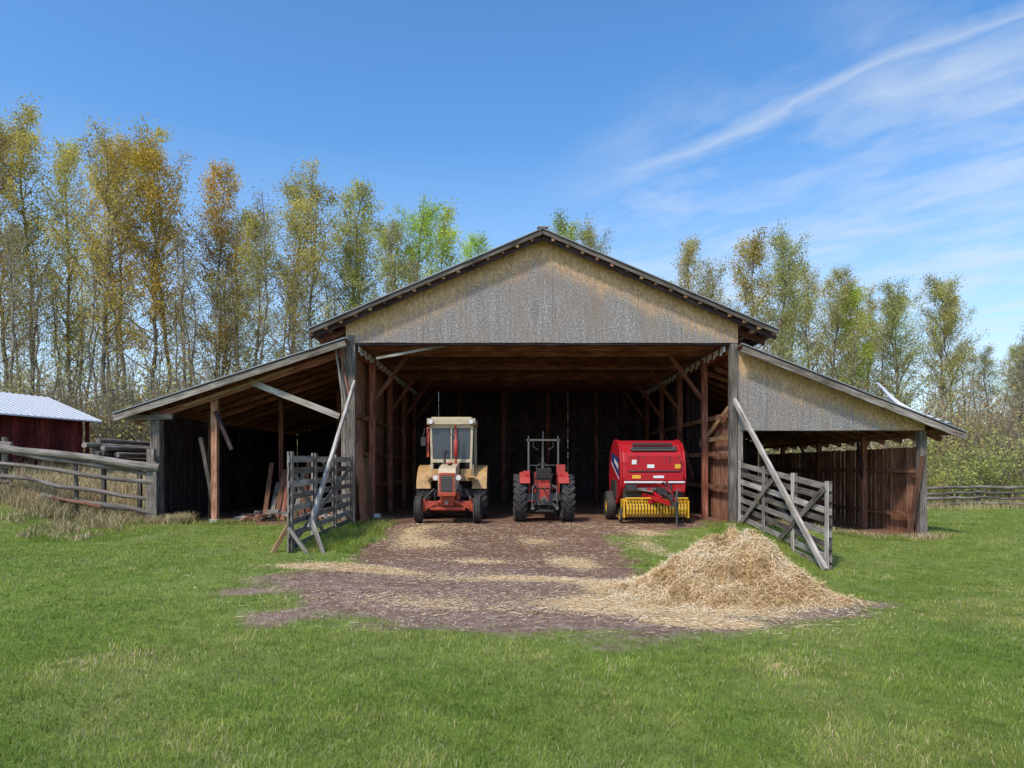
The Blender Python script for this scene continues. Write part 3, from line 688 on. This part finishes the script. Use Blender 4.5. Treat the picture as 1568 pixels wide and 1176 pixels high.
mb.tube([(cx-.62,20.5,2.7),(cx-.78,20.35,2.75),(cx-.82,20.33,2.5)],.012,6,BLK); mb.box((cx-.82,20.32,2.36),(.14,.03,.26),BLK)
mb.box((cx-.70,20.48,2.35),(.07,.06,.9),ORG)
mb.tube([(cx-.1,20.49,2.72),(cx+.1,20.47,2.4),(cx+.22,20.47,2.1)],.009,5,BLK)
mb.tube([(cx-.2,19.3,.95),(cx-.36,19.2,.9),(cx-.34,19.25,.6),(cx-.1,19.25,.5)],.014,6,BLK); mb.tube([(cx+.2,19.4,1.0),(cx+.40,19.3,.85),(cx+.3,19.28,.55)],.014,6,BLK)
mb.cyl((cx-.27,19.8,.8),(cx-.27,20.3,.8),.06,None,10,STL); mb.box((cx+.29,20.1,.95),(.10,.5,.2),STL); mb.box((cx-.29,19.9,1.05),(.1,.4,.25),BLK)
mb.box((cx+.29,19.5,.8),(.08,.2,.3),ORG)
mb.cyl((cx,19.0,.60),(cx,19.3,.60),.05,None,10,STL)
mb.box((cx,21.4,1.6),(.5,.12,.6),BLK); mb.box((cx,21.1,1.4),(.5,.5,.12),BLK)
mb.build('fittings',VM,tr)
# ------------------------------------------------------------ small tractor, rear towards the camera
t2=empty('tractor',(.93,21,0)); cx=.93
mb=MB()
for s_ in (-1,1):
    tyre(mb,(cx+s_*.69,20.15,.70),.65,.36,.36,RUB,FRD,20,.042,.055)
    tyre(mb,(cx+s_*.62,22.1,.36),.33,.18,.18,RUB,FRD,0)
mb.build('wheels',VM,t2)
mb=MB()
mb.box((cx,20.15,.72),(1.1,.22,.22),STL); mb.box((cx,20.2,.74),(.42,.5,.52),STL); mb.box((cx,19.92,.78),(.30,.10,.34),FRD)
mb.cyl((cx,19.9,.62),(cx,19.74,.62),.06,.04,12,BLK); mb.cyl((cx,19.96,.62),(cx,19.86,.62),.11,None,14,STL)
mb.box((cx,20.9,.78),(.34,1.2,.36),FRD); mb.box((cx,22.0,.55),(1.1,.12,.12),FRD)
for s_ in (-1,1):
    pf=[];pi=[]
    for k in range(8):
        t=math.radians(35+k*16); pf.append((20.15-.76*math.cos(t),.70+.76*math.sin(t))); pi.append((20.15-.735*math.cos(t),.70+.735*math.sin(t)))
    mb.extrude_x(pf+pi[::-1],cx+s_*.56-.15,cx+s_*.56+.15,FRD)
    mb.box((cx+s_*.43,20.15,1.1),(.03,.8,.55),FRD)
    mb.beam((cx+s_*.22,19.95,.55),(cx+s_*.38,19.3,.42),.03,.08,STL); mb.beam((cx+s_*.25,19.85,1.05),(cx+s_*.34,19.5,1.02),.05,.07,STL)
    mb.cyl((cx+s_*.34,19.5,1.02),(cx+s_*.36,19.42,.46),.016,None,8,STL); mb.cyl((cx+s_*.38,19.27,.42),(cx+s_*.30,19.27,.42),.04,None,10,STL)
    mb.beam((cx+s_*.2,19.95,.42),(cx+s_*.05,19.5,.36),.03,.05,BLK)
    mb.cyl((cx+s_*.5,19.75,1.35),(cx+s_*.5,19.70,1.35),.05,None,12,RED)
mb.beam((cx,19.9,.95),(cx,19.5,1.0),.04,.05,STL); mb.box((cx,19.5,.36),(.12,.7,.03),BLK); mb.box((cx,19.28,.36),(.5,.05,.04),BLK)
mb.box((cx,20.1,1.06),(.42,.5,.14),FRD); mb.box((cx-.2,19.93,1.03),(.12,.08,.12),BLK)
mb.box((cx+.52,20.3,1.52),(.26,.2,.30),FRD); mb.box((cx-.50,20.2,1.45),(.2,.3,.07),FRD)
mb.extrude_x([(21.0,1.0),(21.0,1.45),(22.3,1.38),(22.5,1.25),(22.5,.7),(21.0,.75)],cx-.22,cx+.22,FRD)
mb.box((cx,20.25,1.26),(.46,.42,.10),BLK); mb.beam((cx,20.02,1.28),(cx,19.95,1.56),.44,.08,BLK,.5,up=(0,1,0))
mb.box((cx,20.6,.95),(.9,.5,.03),FRD)
mb.build('bodywork',VM,t2,bevel=.012)
mb=MB()
for s_ in (-1,1):
    mb.beam((cx+s_*.44,20.3,.8),(cx+s_*.44,20.3,2.42),.05,.05,STL,.8); mb.cyl((cx+s_*.44,20.28,2.42),(cx+s_*.44,20.28,2.52),.02,None,8,STL)
    mb.tube([(cx+s_*.3,20.3,2.38),(cx+s_*.3,20.3,2.2),(cx+s_*.14,20.3,2.1)],.015,6,BLK)
    mb.tube([(cx+s_*.12,20.0,1.0),(cx+s_*.2,19.85,1.2),(cx+s_*.16,19.8,.85)],.012,6,BLK)
    mb.beam((cx+s_*.44,20.3,1.1),(cx+s_*.3,21.2,.8),.04,.04,BLK,.8)
mb.beam((cx-.5,20.3,2.40),(cx+.5,20.3,2.40),.05,.05,STL,.8); mb.beam((cx-.44,20.3,1.65),(cx+.44,20.3,1.65),.035,.035,BLK,.8)
mb.tube([(cx+.04,21.5,1.4),(cx+.04,21.5,2.3),(cx+.05,21.46,2.72)],[.05,.03,.03],10,STL)
pts=[(cx+.19*math.cos(a),20.85+.1*math.sin(a),1.55+.16*math.sin(a)) for a in np.linspace(0,2*math.pi,17)]
mb.tube(pts,.014,6,BLK,.5,False); mb.cyl((cx,20.85,1.55),(cx,21.1,1.2),.02,None,8,BLK)
mb.tube([(cx-.25,20.4,1.1),(cx-.28,20.35,1.45)],.012,6,STL); mb.tube([(cx+.22,20.3,1.1),(cx+.27,20.25,1.4)],.012,6,STL)
mb.build('roll_frame_and_controls',VM,t2)
# ------------------------------------------------------------ round baler
rb=empty('round_baler',(4.05,20.6,0)); x0,x1=3.12,4.98; cx=4.05
mb=MB()
prof=[(19.75,.80),(19.55,1.02),(19.50,1.30),(19.56,1.75),(19.68,2.02),(19.95,2.25),(20.35,2.38),(20.8,2.40),(21.25,2.30),(21.6,2.08),(21.85,1.75),(21.95,1.35),(21.85,.95),(21.6,.65),(21.2,.50),(20.4,.52)]
mb.extrude_x(prof,x0+.05,x1-.05,RED)
mb.build('chamber',VM,rb,bevel=.05)
mb=MB()
def shield(px,sd):
    pr=[(20.7+(y-20.7)*.96,1.45+(z-1.45)*1.03) for y,z in prof]
    mb.extrude_x(pr,px,px+sd*.06,RED)
shield(x0+.048,-1); shield(x1-.048,1)
mb.box((cx,19.46,1.70),(1.50,.03,.46),RED); mb.box((cx,19.44,1.32),(1.66,.05,.22),RED)
mb.build('shields',VM,rb,bevel=.03)
mb=MB()
mb.box((cx,19.405,1.17),(1.72,.02,.05),WHT); mb.box((cx,19.44,1.48),(1.45,.02,.03),BLK)
mb.box((cx+.05,19.72,2.13),(1.3,.08,.12),BLK); mb.beam((cx-.6,19.66,2.09),(cx+.66,19.66,2.09),.03,.03,STL); mb.beam((cx-.55,19.86,2.27),(cx+.6,19.86,2.27),.05,.06,BLK)
for s_ in (-1,1): mb.cyl((cx+s_*.6,19.80,2.05),(cx+s_*.6,19.64,2.14),.03,None,8,STL)
mb.box((x1-.26,19.44,1.62),(.16,.012,.12),YEL); mb.box((x0+.36,19.44,1.74),(.13,.012,.13),WHT); mb.box((x0+.42,19.41,1.32),(.24,.012,.10),YEL); mb.box((cx+.12,19.41,1.32),(.3,.012,.07),WHT)
mb.box((cx-.1,19.435,1.62),(.2,.012,.10),WHT)
for xx in (-.45,.45): mb.box((cx+xx,19.438,1.82),(.02,.012,.2),BLK)
for xx in (-.7,-.3,.3,.7): mb.cyl((cx+xx,19.45,1.90),(cx+xx,19.425,1.90),.018,None,8,STL)
for sd,px in ((-1,x0-.016),(1,x1+.016)):
    mb.add([(px,19.80,1.30),(px,21.3,1.80),(px,21.3,2.06),(px,19.85,1.86)],[(0,1,2,3)],BLU)
    mb.add([(px+sd*.003,19.80,1.22),(px+sd*.003,21.3,1.72),(px+sd*.003,21.3,1.78),(px+sd*.003,19.80,1.28)],[(0,1,2,3)],WHT)
    mb.add([(px+sd*.003,19.95,1.52),(px+sd*.003,20.7,1.75),(px+sd*.003,20.7,1.88),(px+sd*.003,19.95,1.68)],[(0,1,2,3)],WHT)
    mb.box((px+sd*.02,20.7,.95),(.05,.9,.5),BLK)
mb.box((cx,19.66,.86),(1.7,.10,.36),BLK); mb.cyl((x0+.1,19.5,.95),(x1-.1,19.5,.95),.06,None,12,STL)
mb.box((x0+.25,19.42,1.02),(.3,.2,.16),BLK); mb.box((x1-.25,19.42,1.0),(.34,.2,.2),RED)
mb.build('trim_and_decals',VM,rb)
mb=MB()
nst=20
for k in range(nst):
    xx=x0+.12+k*(x1-x0-.24)/(nst-1)
    pts=[]
    for q in range(8):
        t=math.radians(-60+q*30); pts.append((xx,19.36-.24*math.cos(t)*1.0,.40+.24*math.sin(t)))
    for q in range(7): mb.beam(pts[q],pts[q+1],.058,.012,YEL,.6,up=Vector((0,pts[q][1]-19.36,pts[q][2]-.40)).normalized())
    if k<nst-1:
        xm=xx+(x1-x0-.24)/(nst-1)/2
        for a in (150,200,250,100): 
            t=math.radians(a); mb.tube([(xm,19.36+.1*math.cos(t),.40+.1*math.sin(t)),(xm,19.36+.31*math.cos(t),.40+.31*math.sin(t)),(xm,19.36+.36*math.cos(t+.25),.40+.36*math.sin(t+.25))],.006,4,STL)
mb.box((x0+.03,19.42,.42),(.04,.55,.50),YEL); mb.box((x1-.03,19.42,.42),(.04,.55,.50),YEL)
mb.box((cx,19.62,.62),(1.8,.08,.14),YEL); mb.box((cx,19.60,.22),(1.8,.10,.07),YEL); mb.cyl((x0,19.36,.40),(x1,19.36,.40),.09,None,12,BLK)
mb.cyl((x0+.05,19.12,.72),(x1-.05,19.12,.72),.025,None,8,YEL)
for k in range(9): mb.tube([(x0+.2+k*.19,19.12,.72),(x0+.2+k*.19,19.2,.66),(x0+.2+k*.19,19.5,.70)],.007,4,STL)
mb.build('pickup',VM,rb)
mb=MB()
for xx in (x0-.12,x1+.12): tyre(mb,(xx,20.85,.44),.43,.30,.2,RUB,YEL,0)
mb.cyl((x0-.1,20.85,.44),(x1+.1,20.85,.44),.05,None,10,BLK)
for xx in (x0-.02,x1+.02): tyre(mb,(xx,19.5,.2),.19,.09,.1,RUB,YEL,0)
mb.build('wheels',VM,rb)
mb=MB()
for s_ in (-1,1): mb.beam((cx+.12+s_*.42,19.6,.80),(cx+.25+s_*.06,18.2,.62),.08,.11,RED)
mb.box((cx+.25,18.1,.62),(.16,.35,.12),BLK); mb.cyl((cx+.25,17.95,.55),(cx+.25,17.95,.69),.06,None,12,BLK)
mb.box((cx+.15,19.15,.86),(.26,.30,.28),BLK); mb.cyl((cx+.15,19.0,.86),(cx+.2,18.35,.78),.055,.05,12,BLK); mb.cyl((cx+.2,18.4,.78),(cx+.2,18.15,.80),.08,.09,12,BLK)
mb.cyl((cx-.1,19.1,.9),(cx-.42,19.3,.95),.03,None,8,STL)
mb.cyl((cx+.38,18.35,.95),(cx+.38,18.35,.10),.032,None,10,STL); mb.cyl((cx+.38,18.35,.10),(cx+.38,18.35,-.03),.022,None,10,STL); mb.box((cx+.38,18.35,-.03),(.18,.18,.02),STL); mb.tube([(cx+.38,18.35,.95),(cx+.38,18.35,.99),(cx+.5,18.35,.99)],.012,6,STL)
for k,(a,b) in enumerate(((-.05,.1),(.05,.16),(.25,.05),(.35,-.02),(.12,.2))):
    mb.tube([(cx+a,19.4,1.05),(cx+a-.05+b,19.0,1.14+.03*k),(cx+.15+b*.5,18.6,.98),(cx+.22,18.1,.76+.03*k)],.013,6,BLK if k%2 else RED)
mb.box((cx+.32,19.0,1.02),(.14,.12,.18),BLK); mb.box((cx-.12,19.2,.66),(.2,.16,.16),RED); mb.beam((cx-.2,19.35,.98),(cx+.1,18.9,.72),.05,.08,RED)
mb.build('drawbar',VM,rb,bevel=.008)
# ------------------------------------------------------------ red shed on the rise
rs=empty('red_shed',(-21.5,27,1.3)); mb=MB()
C0=Vector((-18.0,30,0)); e1=Vector((-.21,-.978,0)); e2=Vector((-.978,.21,0))
def RP(a,b,z): p=C0+e1*a+e2*b; return Vector((p.x,p.y,z))
for (ba,bb,za,zb) in ((0,2.9,3.6,4.72),(5.8,2.9,3.6,4.72)):
    vs=[RP(0,ba,za),RP(10,ba,za),RP(10,bb,zb),RP(0,bb,zb)]; vs+=[v-Vector((0,0,.05)) for v in vs]
    mb.add(vs,[(0,1,2,3),(7,6,5,4),(0,4,5,1),(1,5,6,2),(2,6,7,3),(3,7,4,0)],1,.5)
    k=0
    while k<10:
        mb.beam(RP(k+.03,ba,za+.012),RP(k+.03,bb,zb+.012),.04,.03,1,.6); k+=.3
def rboards(a0,b0,a1,b1,zt):
    p=RP(a0,b0,0);q=RP(a1,b1,0); ln=(q-p).length; d=(q-p)/ln; s_=0
    while s_<ln:
        w=U(.15,.22); c=p+d*(s_+w/2); mb.beam((c.x,c.y,1.1),(c.x,c.y,zt(s_/ln)),.02,w,0,R(),up=d) ; s_+=w+U(.0,.04)
rboards(.5,.55,9.8,.55,lambda s_:3.72); rboards(.5,.55,.5,5.25,lambda s_:3.72+.9*(1-abs(2*s_-1)))
mb.beam(RP(.2,.25,3.6),RP(9.9,.25,3.6),.1,.12,0,.2)
for a in (.5,3,5.5,8): mb.beam(RP(a,.3,1.1),RP(a,.3,3.6),.12,.12,0,.2)
mb.build('walls_and_roof',[W_BARNRED,M_WROOF],rs)
# ------------------------------------------------------------ trees
def bark_mat():
    m,nt,out=newmat('aspen_bark'); tc=nt.nodes.new('ShaderNodeTexCoord')
    n1=noise(nt,mapping(nt,tc.outputs['Object'],(3,3,1.2)),1,4,.7)
    c=ramp(nt,n1,[(.35,(.07,.055,.04)),(.5,(.22,.185,.135)),(.68,(.40,.36,.29))])
    bsdf(nt,out,c,.9,.1); return m
M_BARK=bark_mat()
def leaf_mat():
    m,nt,out=newmat('spring_leaves'); oi=nt.nodes.new('ShaderNodeObjectInfo'); t=attr(nt,'tint')
    v=ramp(nt,t,[(0,(.5,.5,.5)),(.5,(1,1,1)),(1,(1.4,1.4,1.3))])
    c=mix(nt,1,oi.outputs['Color'],v,'MULTIPLY')
    a=nt.nodes.new('ShaderNodeBsdfDiffuse'); b=nt.nodes.new('ShaderNodeBsdfTranslucent'); L(nt,c,a.inputs[0]); L(nt,c,b.inputs[0])
    mx=nt.nodes.new('ShaderNodeMixShader'); mx.inputs[0].default_value=.42
    L(nt,a.outputs[0],mx.inputs[1]); L(nt,b.outputs[0],mx.inputs[2]); L(nt,mx.outputs[0],out.inputs[0]); return m
M_LEAF=leaf_mat()
class QB:
    def __init__(s): s.V=[];s.Q=[];s.t=[];s.m=[];s.n=0
    def tube(s,pts,rad,k=5):
        pts=np.array(pts,float); n=len(pts); d=np.gradient(pts,axis=0); d/=np.linalg.norm(d,axis=1)[:,None]+1e-9
        up=np.array([0,0,1.]) if abs(d[0,2])<.9 else np.array([1.,0,0])
        a=np.cross(d,up); a/=np.linalg.norm(a,axis=1)[:,None]+1e-9; b=np.cross(d,a)
        th=np.arange(k)*2*np.pi/k; r=np.array(rad)[:,None,None]
        P=pts[:,None,:]+r*(np.cos(th)[None,:,None]*a[:,None,:]+np.sin(th)[None,:,None]*b[:,None,:])
        s.V.append(P.reshape(-1,3)); i=np.arange(n-1)[:,None]*k; j=np.arange(k)[None,:]; j2=(j+1)%k
        q=np.stack([i+j,i+j2,i+k+j2,i+k+j],-1).reshape(-1,4)+s.n
        s.Q.append(q); s.t.append(np.full(len(q),.5)); s.m.append(np.zeros(len(q),int)); s.n+=n*k
    def leaves(s,C,size,clump=0):
        n=len(C); u=rng.normal(size=(n,3)); u/=np.linalg.norm(u,axis=1)[:,None]; w=rng.normal(size=(n,3)); v=np.cross(u,w); v/=np.linalg.norm(v,axis=1)[:,None]
        sz=(size*rng.uniform(.6,1.3,n))[:,None]/2
        P=np.stack([C-u*sz,C-v*sz*.7,C+u*sz,C+v*sz*.7],1)
        s.V.append(P.reshape(-1,3)); q=(np.arange(n*4).reshape(-1,4))+s.n; s.Q.append(q)
        s.t.append(np.clip(rng.normal(.5,.2,n)+clump,0,1)); s.m.append(np.ones(n,int)); s.n+=4*n
    def mesh(s,name):
        me_o=quads_obj(name,np.concatenate(s.V),np.concatenate(s.Q),[M_BARK,M_LEAF],np.concatenate(s.t),np.concatenate(s.m))
        me=me_o.data; bpy.data.objects.remove(me_o); return me
def make_tree(seed,H=24,base=.35,spread=4.8,nl=60,leaf=22,trunk_r=.17,lsz=.155,tw=9):
    global rng
    rng=np.random.default_rng(seed); qb=QB(); n=14
    tt_=np.linspace(0,1,n); px=np.cumsum(rng.normal(0,.16,n)); py=np.cumsum(rng.normal(0,.16,n)); px-=px[0];py-=py[0]
    T=np.stack([px,py,tt_*H],1); T[0,2]=-.4
    qb.tube(T,trunk_r*(1-tt_)**.75+.02,7)
    def at(t): return np.array([np.interp(t,tt_,T[:,k]) for k in range(3)])
    for i in range(nl):
        t=base+(1-base)*(i+rng.uniform(0,1))/nl; t=min(t,.985); p=at(t); az=i*2.4+rng.normal(0,.5)
        u=(t-base)/(1-base)
        Ln=spread*(.28+.75*np.sin(np.pi*min(1,(u*.70+.2))))*(1-.25*u)*rng.uniform(.55,1.15)
        el=np.radians(rng.uniform(20,50)+15*u)
        d=np.array([np.cos(az)*np.cos(el),np.sin(az)*np.cos(el),np.sin(el)])
        pts=[p]; 
        for k in range(3):
            d=d+np.array([0,0,.13])+rng.normal(0,.13,3); d/=np.linalg.norm(d); pts.append(pts[-1]+d*Ln/3)
        r0=.014+.010*Ln*(1-u*.5)
        qb.tube(pts,[r0,r0*.75,r0*.5,.008],4)
        nt_=int(tw*rng.uniform(.8,1.4))
        cl=rng.normal(0,.16); dens=rng.uniform(.35,1.6)*(.5+.8*min(1,u*1.6+.2))
        for j in range(nt_):
            s_=rng.uniform(.2,1)*3; k=min(int(s_),2); q=np.array(pts[k])*(1-(s_-k))+np.array(pts[k+1])*(s_-k)
            dd=d*.6+rng.normal(0,.6,3)+np.array([0,0,.35]); dd/=np.linalg.norm(dd); l2=rng.uniform(.5,1.2)*(.45+Ln/spread*.7)
            e=q+dd*l2; qb.tube([q,q+dd*l2*.5+rng.normal(0,.05,3),e],[.012,.009,.005],3)
            m=int(leaf*dens*rng.uniform(.5,1.4))
            if m>0:
                s2=rng.uniform(.1,1.15,m)[:,None]; C=q+dd*l2*s2+rng.normal(0,.28,(m,3)); qb.leaves(C,lsz,cl)
    for i in range(14):
        t=rng.uniform(.08,base+.05); p=at(t); az=rng.uniform(0,6.28); l=rng.uniform(.5,1.6)
        d=np.array([np.cos(az),np.sin(az),rng.uniform(-.1,.7)]); qb.tube([p,p+d*l*.5,p+d*l+np.array([0,0,.1])],[.018,.012,.005],3)
    return qb.mesh('aspen_mesh_%d'%seed)
TV=[make_tree(101),make_tree(102,base=.28,spread=5.2),make_tree(103,base=.38,spread=4.3,nl=52),make_tree(104,base=.24,spread=4.9,nl=66),make_tree(105,base=.32,spread=5.3,nl=58,leaf=17)]
BV=[make_tree(201,base=.35,spread=2.6,nl=36,leaf=5,trunk_r=.13,tw=6),make_tree(202,base=.2,spread=2.8,nl=44,leaf=6,trunk_r=.12,tw=6),make_tree(203,base=.45,spread=2.3,nl=30,leaf=7,trunk_r=.11,tw=6)]
def make_shrub(seed,H=5,ns=16,leaf=9,lsz=.13):
    global rng
    rng=np.random.default_rng(seed); qb=QB()
    for i in range(ns):
        az=rng.uniform(0,6.28); b=np.array([np.cos(az),np.sin(az),0])*rng.uniform(0,1.2)+np.array([0,0,-.3]); d=np.array([np.cos(az)*.3,np.sin(az)*.3,1])+rng.normal(0,.15,3)
        h=H*rng.uniform(.5,1.1); pts=[b]
        for k in range(4): d=d+rng.normal(0,.12,3); pts.append(pts[-1]+d/np.linalg.norm(d)*h/4)
        qb.tube(pts,[.035,.028,.02,.014,.006],4)
        for j in range(16):
            s_=rng.uniform(.8,4); k=min(int(s_),3); q=np.array(pts[k])*(1-(s_-k))+np.array(pts[k+1])*(s_-k)
            dd=rng.normal(0,.6,3)+np.array([0,0,.7]); dd/=np.linalg.norm(dd); l2=rng.uniform(.4,1.3); qb.tube([q,q+dd*l2*.5,q+dd*l2+rng.normal(0,.1,3)],[.010,.008,.004],3)
            m=int(leaf*rng.uniform(0,1.6))
            if m: qb.leaves(q+dd*l2*rng.uniform(.2,1.1,m)[:,None]+rng.normal(0,.2,(m,3)),lsz,rng.normal(0,.15))
    return qb.mesh('shrub_mesh_%d'%seed)
SV=[make_shrub(301,leaf=6),make_shrub(302,leaf=14),make_shrub(303,leaf=3,ns=26),make_shrub(304,leaf=18,H=4)]
def place(name,me,x,y,sz,sw,col):
    o=bpy.data.objects.new(name,me); COL.objects.link(o); o.location=(x,y,G(x,y)); o.scale=(sw,sw,sz); o.rotation_euler=(U(-.02,.02),U(-.02,.02),U(0,6.28)); o.color=(*col,1); return o
GOLD=(.62,.50,.09);OLV=(.56,.51,.15);GRN=(.56,.63,.11);DUL=(.45,.40,.19);BRN=(.48,.36,.19);OGR=(.48,.50,.17)
trees=[(-35.8,46,22,DUL),(-36.6,50,23.5,OLV),(-33.3,48,23.5,OLV),(-33.5,52,24,OLV),(-27.9,46,21,OLV),(-28.2,50,23,GOLD),(-24.7,47,21.3,GOLD),(-24.2,49,22.6,GOLD),(-22.3,51,21.5,GOLD),(-21.5,55,19,DUL),(-18.6,50,18,OLV),(-17.0,52,21,OLV),(-14.4,48,20.8,OLV),(-13.2,54,22.5,OLV),(-11.3,55,20,OLV),(-9,50,19,OGR),(-6.5,52,20.3,GRN),(-5,56,21,GRN),(-3.2,50,17.6,GRN),(-1.3,58,17.5,OLV),
(4.9,60,22.6,OGR),(6.6,62,22.2,OGR),(13,60,17,OLV),(14.8,55,19.6,OGR),(16.3,58,18,OGR),(19.2,54,19.4,OLV),(20.2,52,18.8,OGR),(23.1,56,18.8,OLV),(24.4,53,16.5,OGR),(26.1,58,18,OLV),(26.9,54,15.8,GRN),(29,57,16,OLV),(31.1,60,16.6,OLV),(31.9,56,15.5,OGR),(30.7,52,15.6,OGR),(34.3,55,16.6,OGR),(37.1,57,15.4,OLV),(39.5,56,11,DUL),(44,60,12,OLV),(42.4,55,12.2,DUL)]
for k,(x,y,H,c) in enumerate(trees):
    c=tuple(q*U(.88,1.1) for q in c)
    place('aspen_tree',TV[k%5],x,y,H/24,U(.82,1.02)*(H/24)**.5,c)
for k in range(44):
    x=U(-44,-6); place('aspen_tree',BV[k%3],x,U(40,60),U(.5,.78),U(.7,.95),random.choice([DUL,OLV,BRN,GOLD]))
for k in range(36):
    x=U(12,50); place('aspen_tree',BV[k%3],x,U(46,64),U(.35,.58),U(.7,.95),random.choice([DUL,OLV,OGR,BRN]))
for k in range(70):
    x=U(-46,-7); place('shrub',SV[[0,2,0,1][k%4]],x,U(36,52),U(.8,1.6),U(.9,1.3),random.choice([DUL,BRN,OLV,DUL]))
for k in range(64):
    x=U(14,60); place('shrub',SV[k%4],x,U(37,52),U(.7,1.6),U(.9,1.3),random.choice([DUL,BRN,OLV,DUL,OGR]))
for (x,y,s_,c) in ((23.5,36,.95,OGR),(25.5,37,1.15,OGR),(28.5,36,.8,BRN),(30,38,1.3,BRN),(21.5,35.5,.6,OLV),(27,35.5,.45,GRN)):
    place('shrub',SV[3 if c!=BRN else 2],x,y,s_,s_,c)
rng=np.random.default_rng(5); qb=QB()
for k in range(300):
    x=rng.uniform(-120,130); y=rng.uniform(76,120); h=rng.uniform(8,13)*(1.15 if x<0 else .85)
    p=np.array([x,y,-.5+G(x,y)]); qb.tube([p,p+[rng.normal(0,.3),0,h*.5],p+[rng.normal(0,.5),0,h]],[.14,.1,.03],4)
    m=130; zc=rng.uniform(.12,1,m)*h; C=p+np.stack([rng.normal(0,1.3,m),rng.normal(0,1.3,m),zc],1); qb.leaves(C,.42,rng.normal(0,.2))
    for q in range(10):
        z=rng.uniform(.2,.9)*h; a=rng.uniform(0,6.28); l=rng.uniform(.8,2); s0=p+[0,0,z]; qb.tube([s0,s0+[np.cos(a)*l*.6,np.sin(a)*l*.6,l*.5],s0+[np.cos(a)*l,np.sin(a)*l,l*1.1]],[.04,.03,.01],3)
me=qb.mesh('distant_trees'); o=bpy.data.objects.new('distant_trees',me); COL.objects.link(o); o.color=(.38,.35,.20,1)
# ------------------------------------------------------------ sun, sky, camera
d=Vector((-.42,-.62,0)).normalized(); el=math.radians(50)
sd=Vector((d.x*math.cos(el),d.y*math.cos(el),math.sin(el)))
sl=bpy.data.lights.new('sun','SUN'); sl.energy=3.1; sl.angle=math.radians(6); sl.color=(1,.92,.80)
so=bpy.data.objects.new('sun',sl); COL.objects.link(so); so.rotation_euler=(-sd).to_track_quat('-Z','Y').to_euler(); so.location=sd*60
w=bpy.data.worlds.new('World'); scene.world=w; w.use_nodes=True; nt=w.node_tree; nt.nodes.clear()
out=nt.nodes.new('ShaderNodeOutputWorld'); bg=nt.nodes.new('ShaderNodeBackground'); bg.inputs[1].default_value=.15
sky=nt.nodes.new('ShaderNodeTexSky'); sky.sky_type='NISHITA'; sky.sun_disc=False; sky.sun_elevation=el; sky.sun_rotation=math.atan2(d.x,d.y)
sky.air_density=1.0; sky.dust_density=.8; sky.ozone_density=2.5
tc=nt.nodes.new('ShaderNodeTexCoord'); sx=nt.nodes.new('ShaderNodeSeparateXYZ'); L(nt,tc.outputs['Generated'],sx.inputs[0])
zc=math_(nt,'MAXIMUM',sx.outputs[2],.03); u=math_(nt,'DIVIDE',sx.outputs[0],zc); v=math_(nt,'DIVIDE',sx.outputs[1],zc)
al=math_(nt,'SUBTRACT',math_(nt,'MULTIPLY',u,.628),math_(nt,'MULTIPLY',v,.778)); ac=math_(nt,'ADD',math_(nt,'MULTIPLY',u,.778),math_(nt,'MULTIPLY',v,.628))
cb=nt.nodes.new('ShaderNodeCombineXYZ'); L(nt,math_(nt,'MULTIPLY',al,1.8),cb.inputs[0]); L(nt,math_(nt,'MULTIPLY',ac,2.7),cb.inputs[1]); cb.inputs[2].default_value=5.1
wn=noise(nt,cb.outputs[0],.9,2,.5,1); wa=nt.nodes.new('ShaderNodeVectorMath'); wa.operation='ADD'; L(nt,cb.outputs[0],wa.inputs[0]); L(nt,wn,wa.inputs[1])
n1=noise(nt,wa.outputs[0],1.0,6,.55)
cl=ramp(nt,n1,[(.42,0),(.80,1)])
ma=ramp(nt,math_(nt,'MULTIPLY',ac,.2),[(.27,0),(.38,1)]); mb_=ramp(nt,u,[(.05,0),(.45,1)])
cf=math_(nt,'MULTIPLY',math_(nt,'MULTIPLY',cl,ma),mb_)
stv=math_(nt,'ABSOLUTE',math_(nt,'SUBTRACT',math_(nt,'ADD',ac,math_(nt,'MULTIPLY',math_(nt,'SUBTRACT',n1,.5),.4)),1.78))
st=math_(nt,'MULTIPLY',ramp(nt,stv,[(0,.45),(.08,0)]),ramp(nt,math_(nt,'MULTIPLY',v,.25),[(.3,.2),(.40,1),(.52,1),(.68,0)]))
st=math_(nt,'MULTIPLY',st,mb_)
cf=math_(nt,'MAXIMUM',math_(nt,'MULTIPLY',cf,.72),st)
hz_=ramp(nt,sx.outputs[2],[(0,.85),(.20,.42),(.42,0)])
hs=nt.nodes.new('ShaderNodeHueSaturation'); hs.inputs['Saturation'].default_value=1.25; hs.inputs['Value'].default_value=1.6; L(nt,sky.outputs[0],hs.inputs['Color'])
colr=mix(nt,math_(nt,'MULTIPLY',hz_,.75),hs.outputs[0],(4.6,5.3,6.0))
colr=mix(nt,cf,colr,(5.3,5.7,6.2))
L(nt,colr,bg.inputs[0]); L(nt,bg.outputs[0],out.inputs[0])
cam=bpy.data.cameras.new('camera'); co=bpy.data.objects.new('camera',cam); COL.objects.link(co); co.location=(0,0,1.6); co.rotation_euler=(math.radians(90),0,0)
cam.sensor_width=36; cam.lens=24; cam.shift_y=.081; cam.clip_end=3000; scene.camera=co
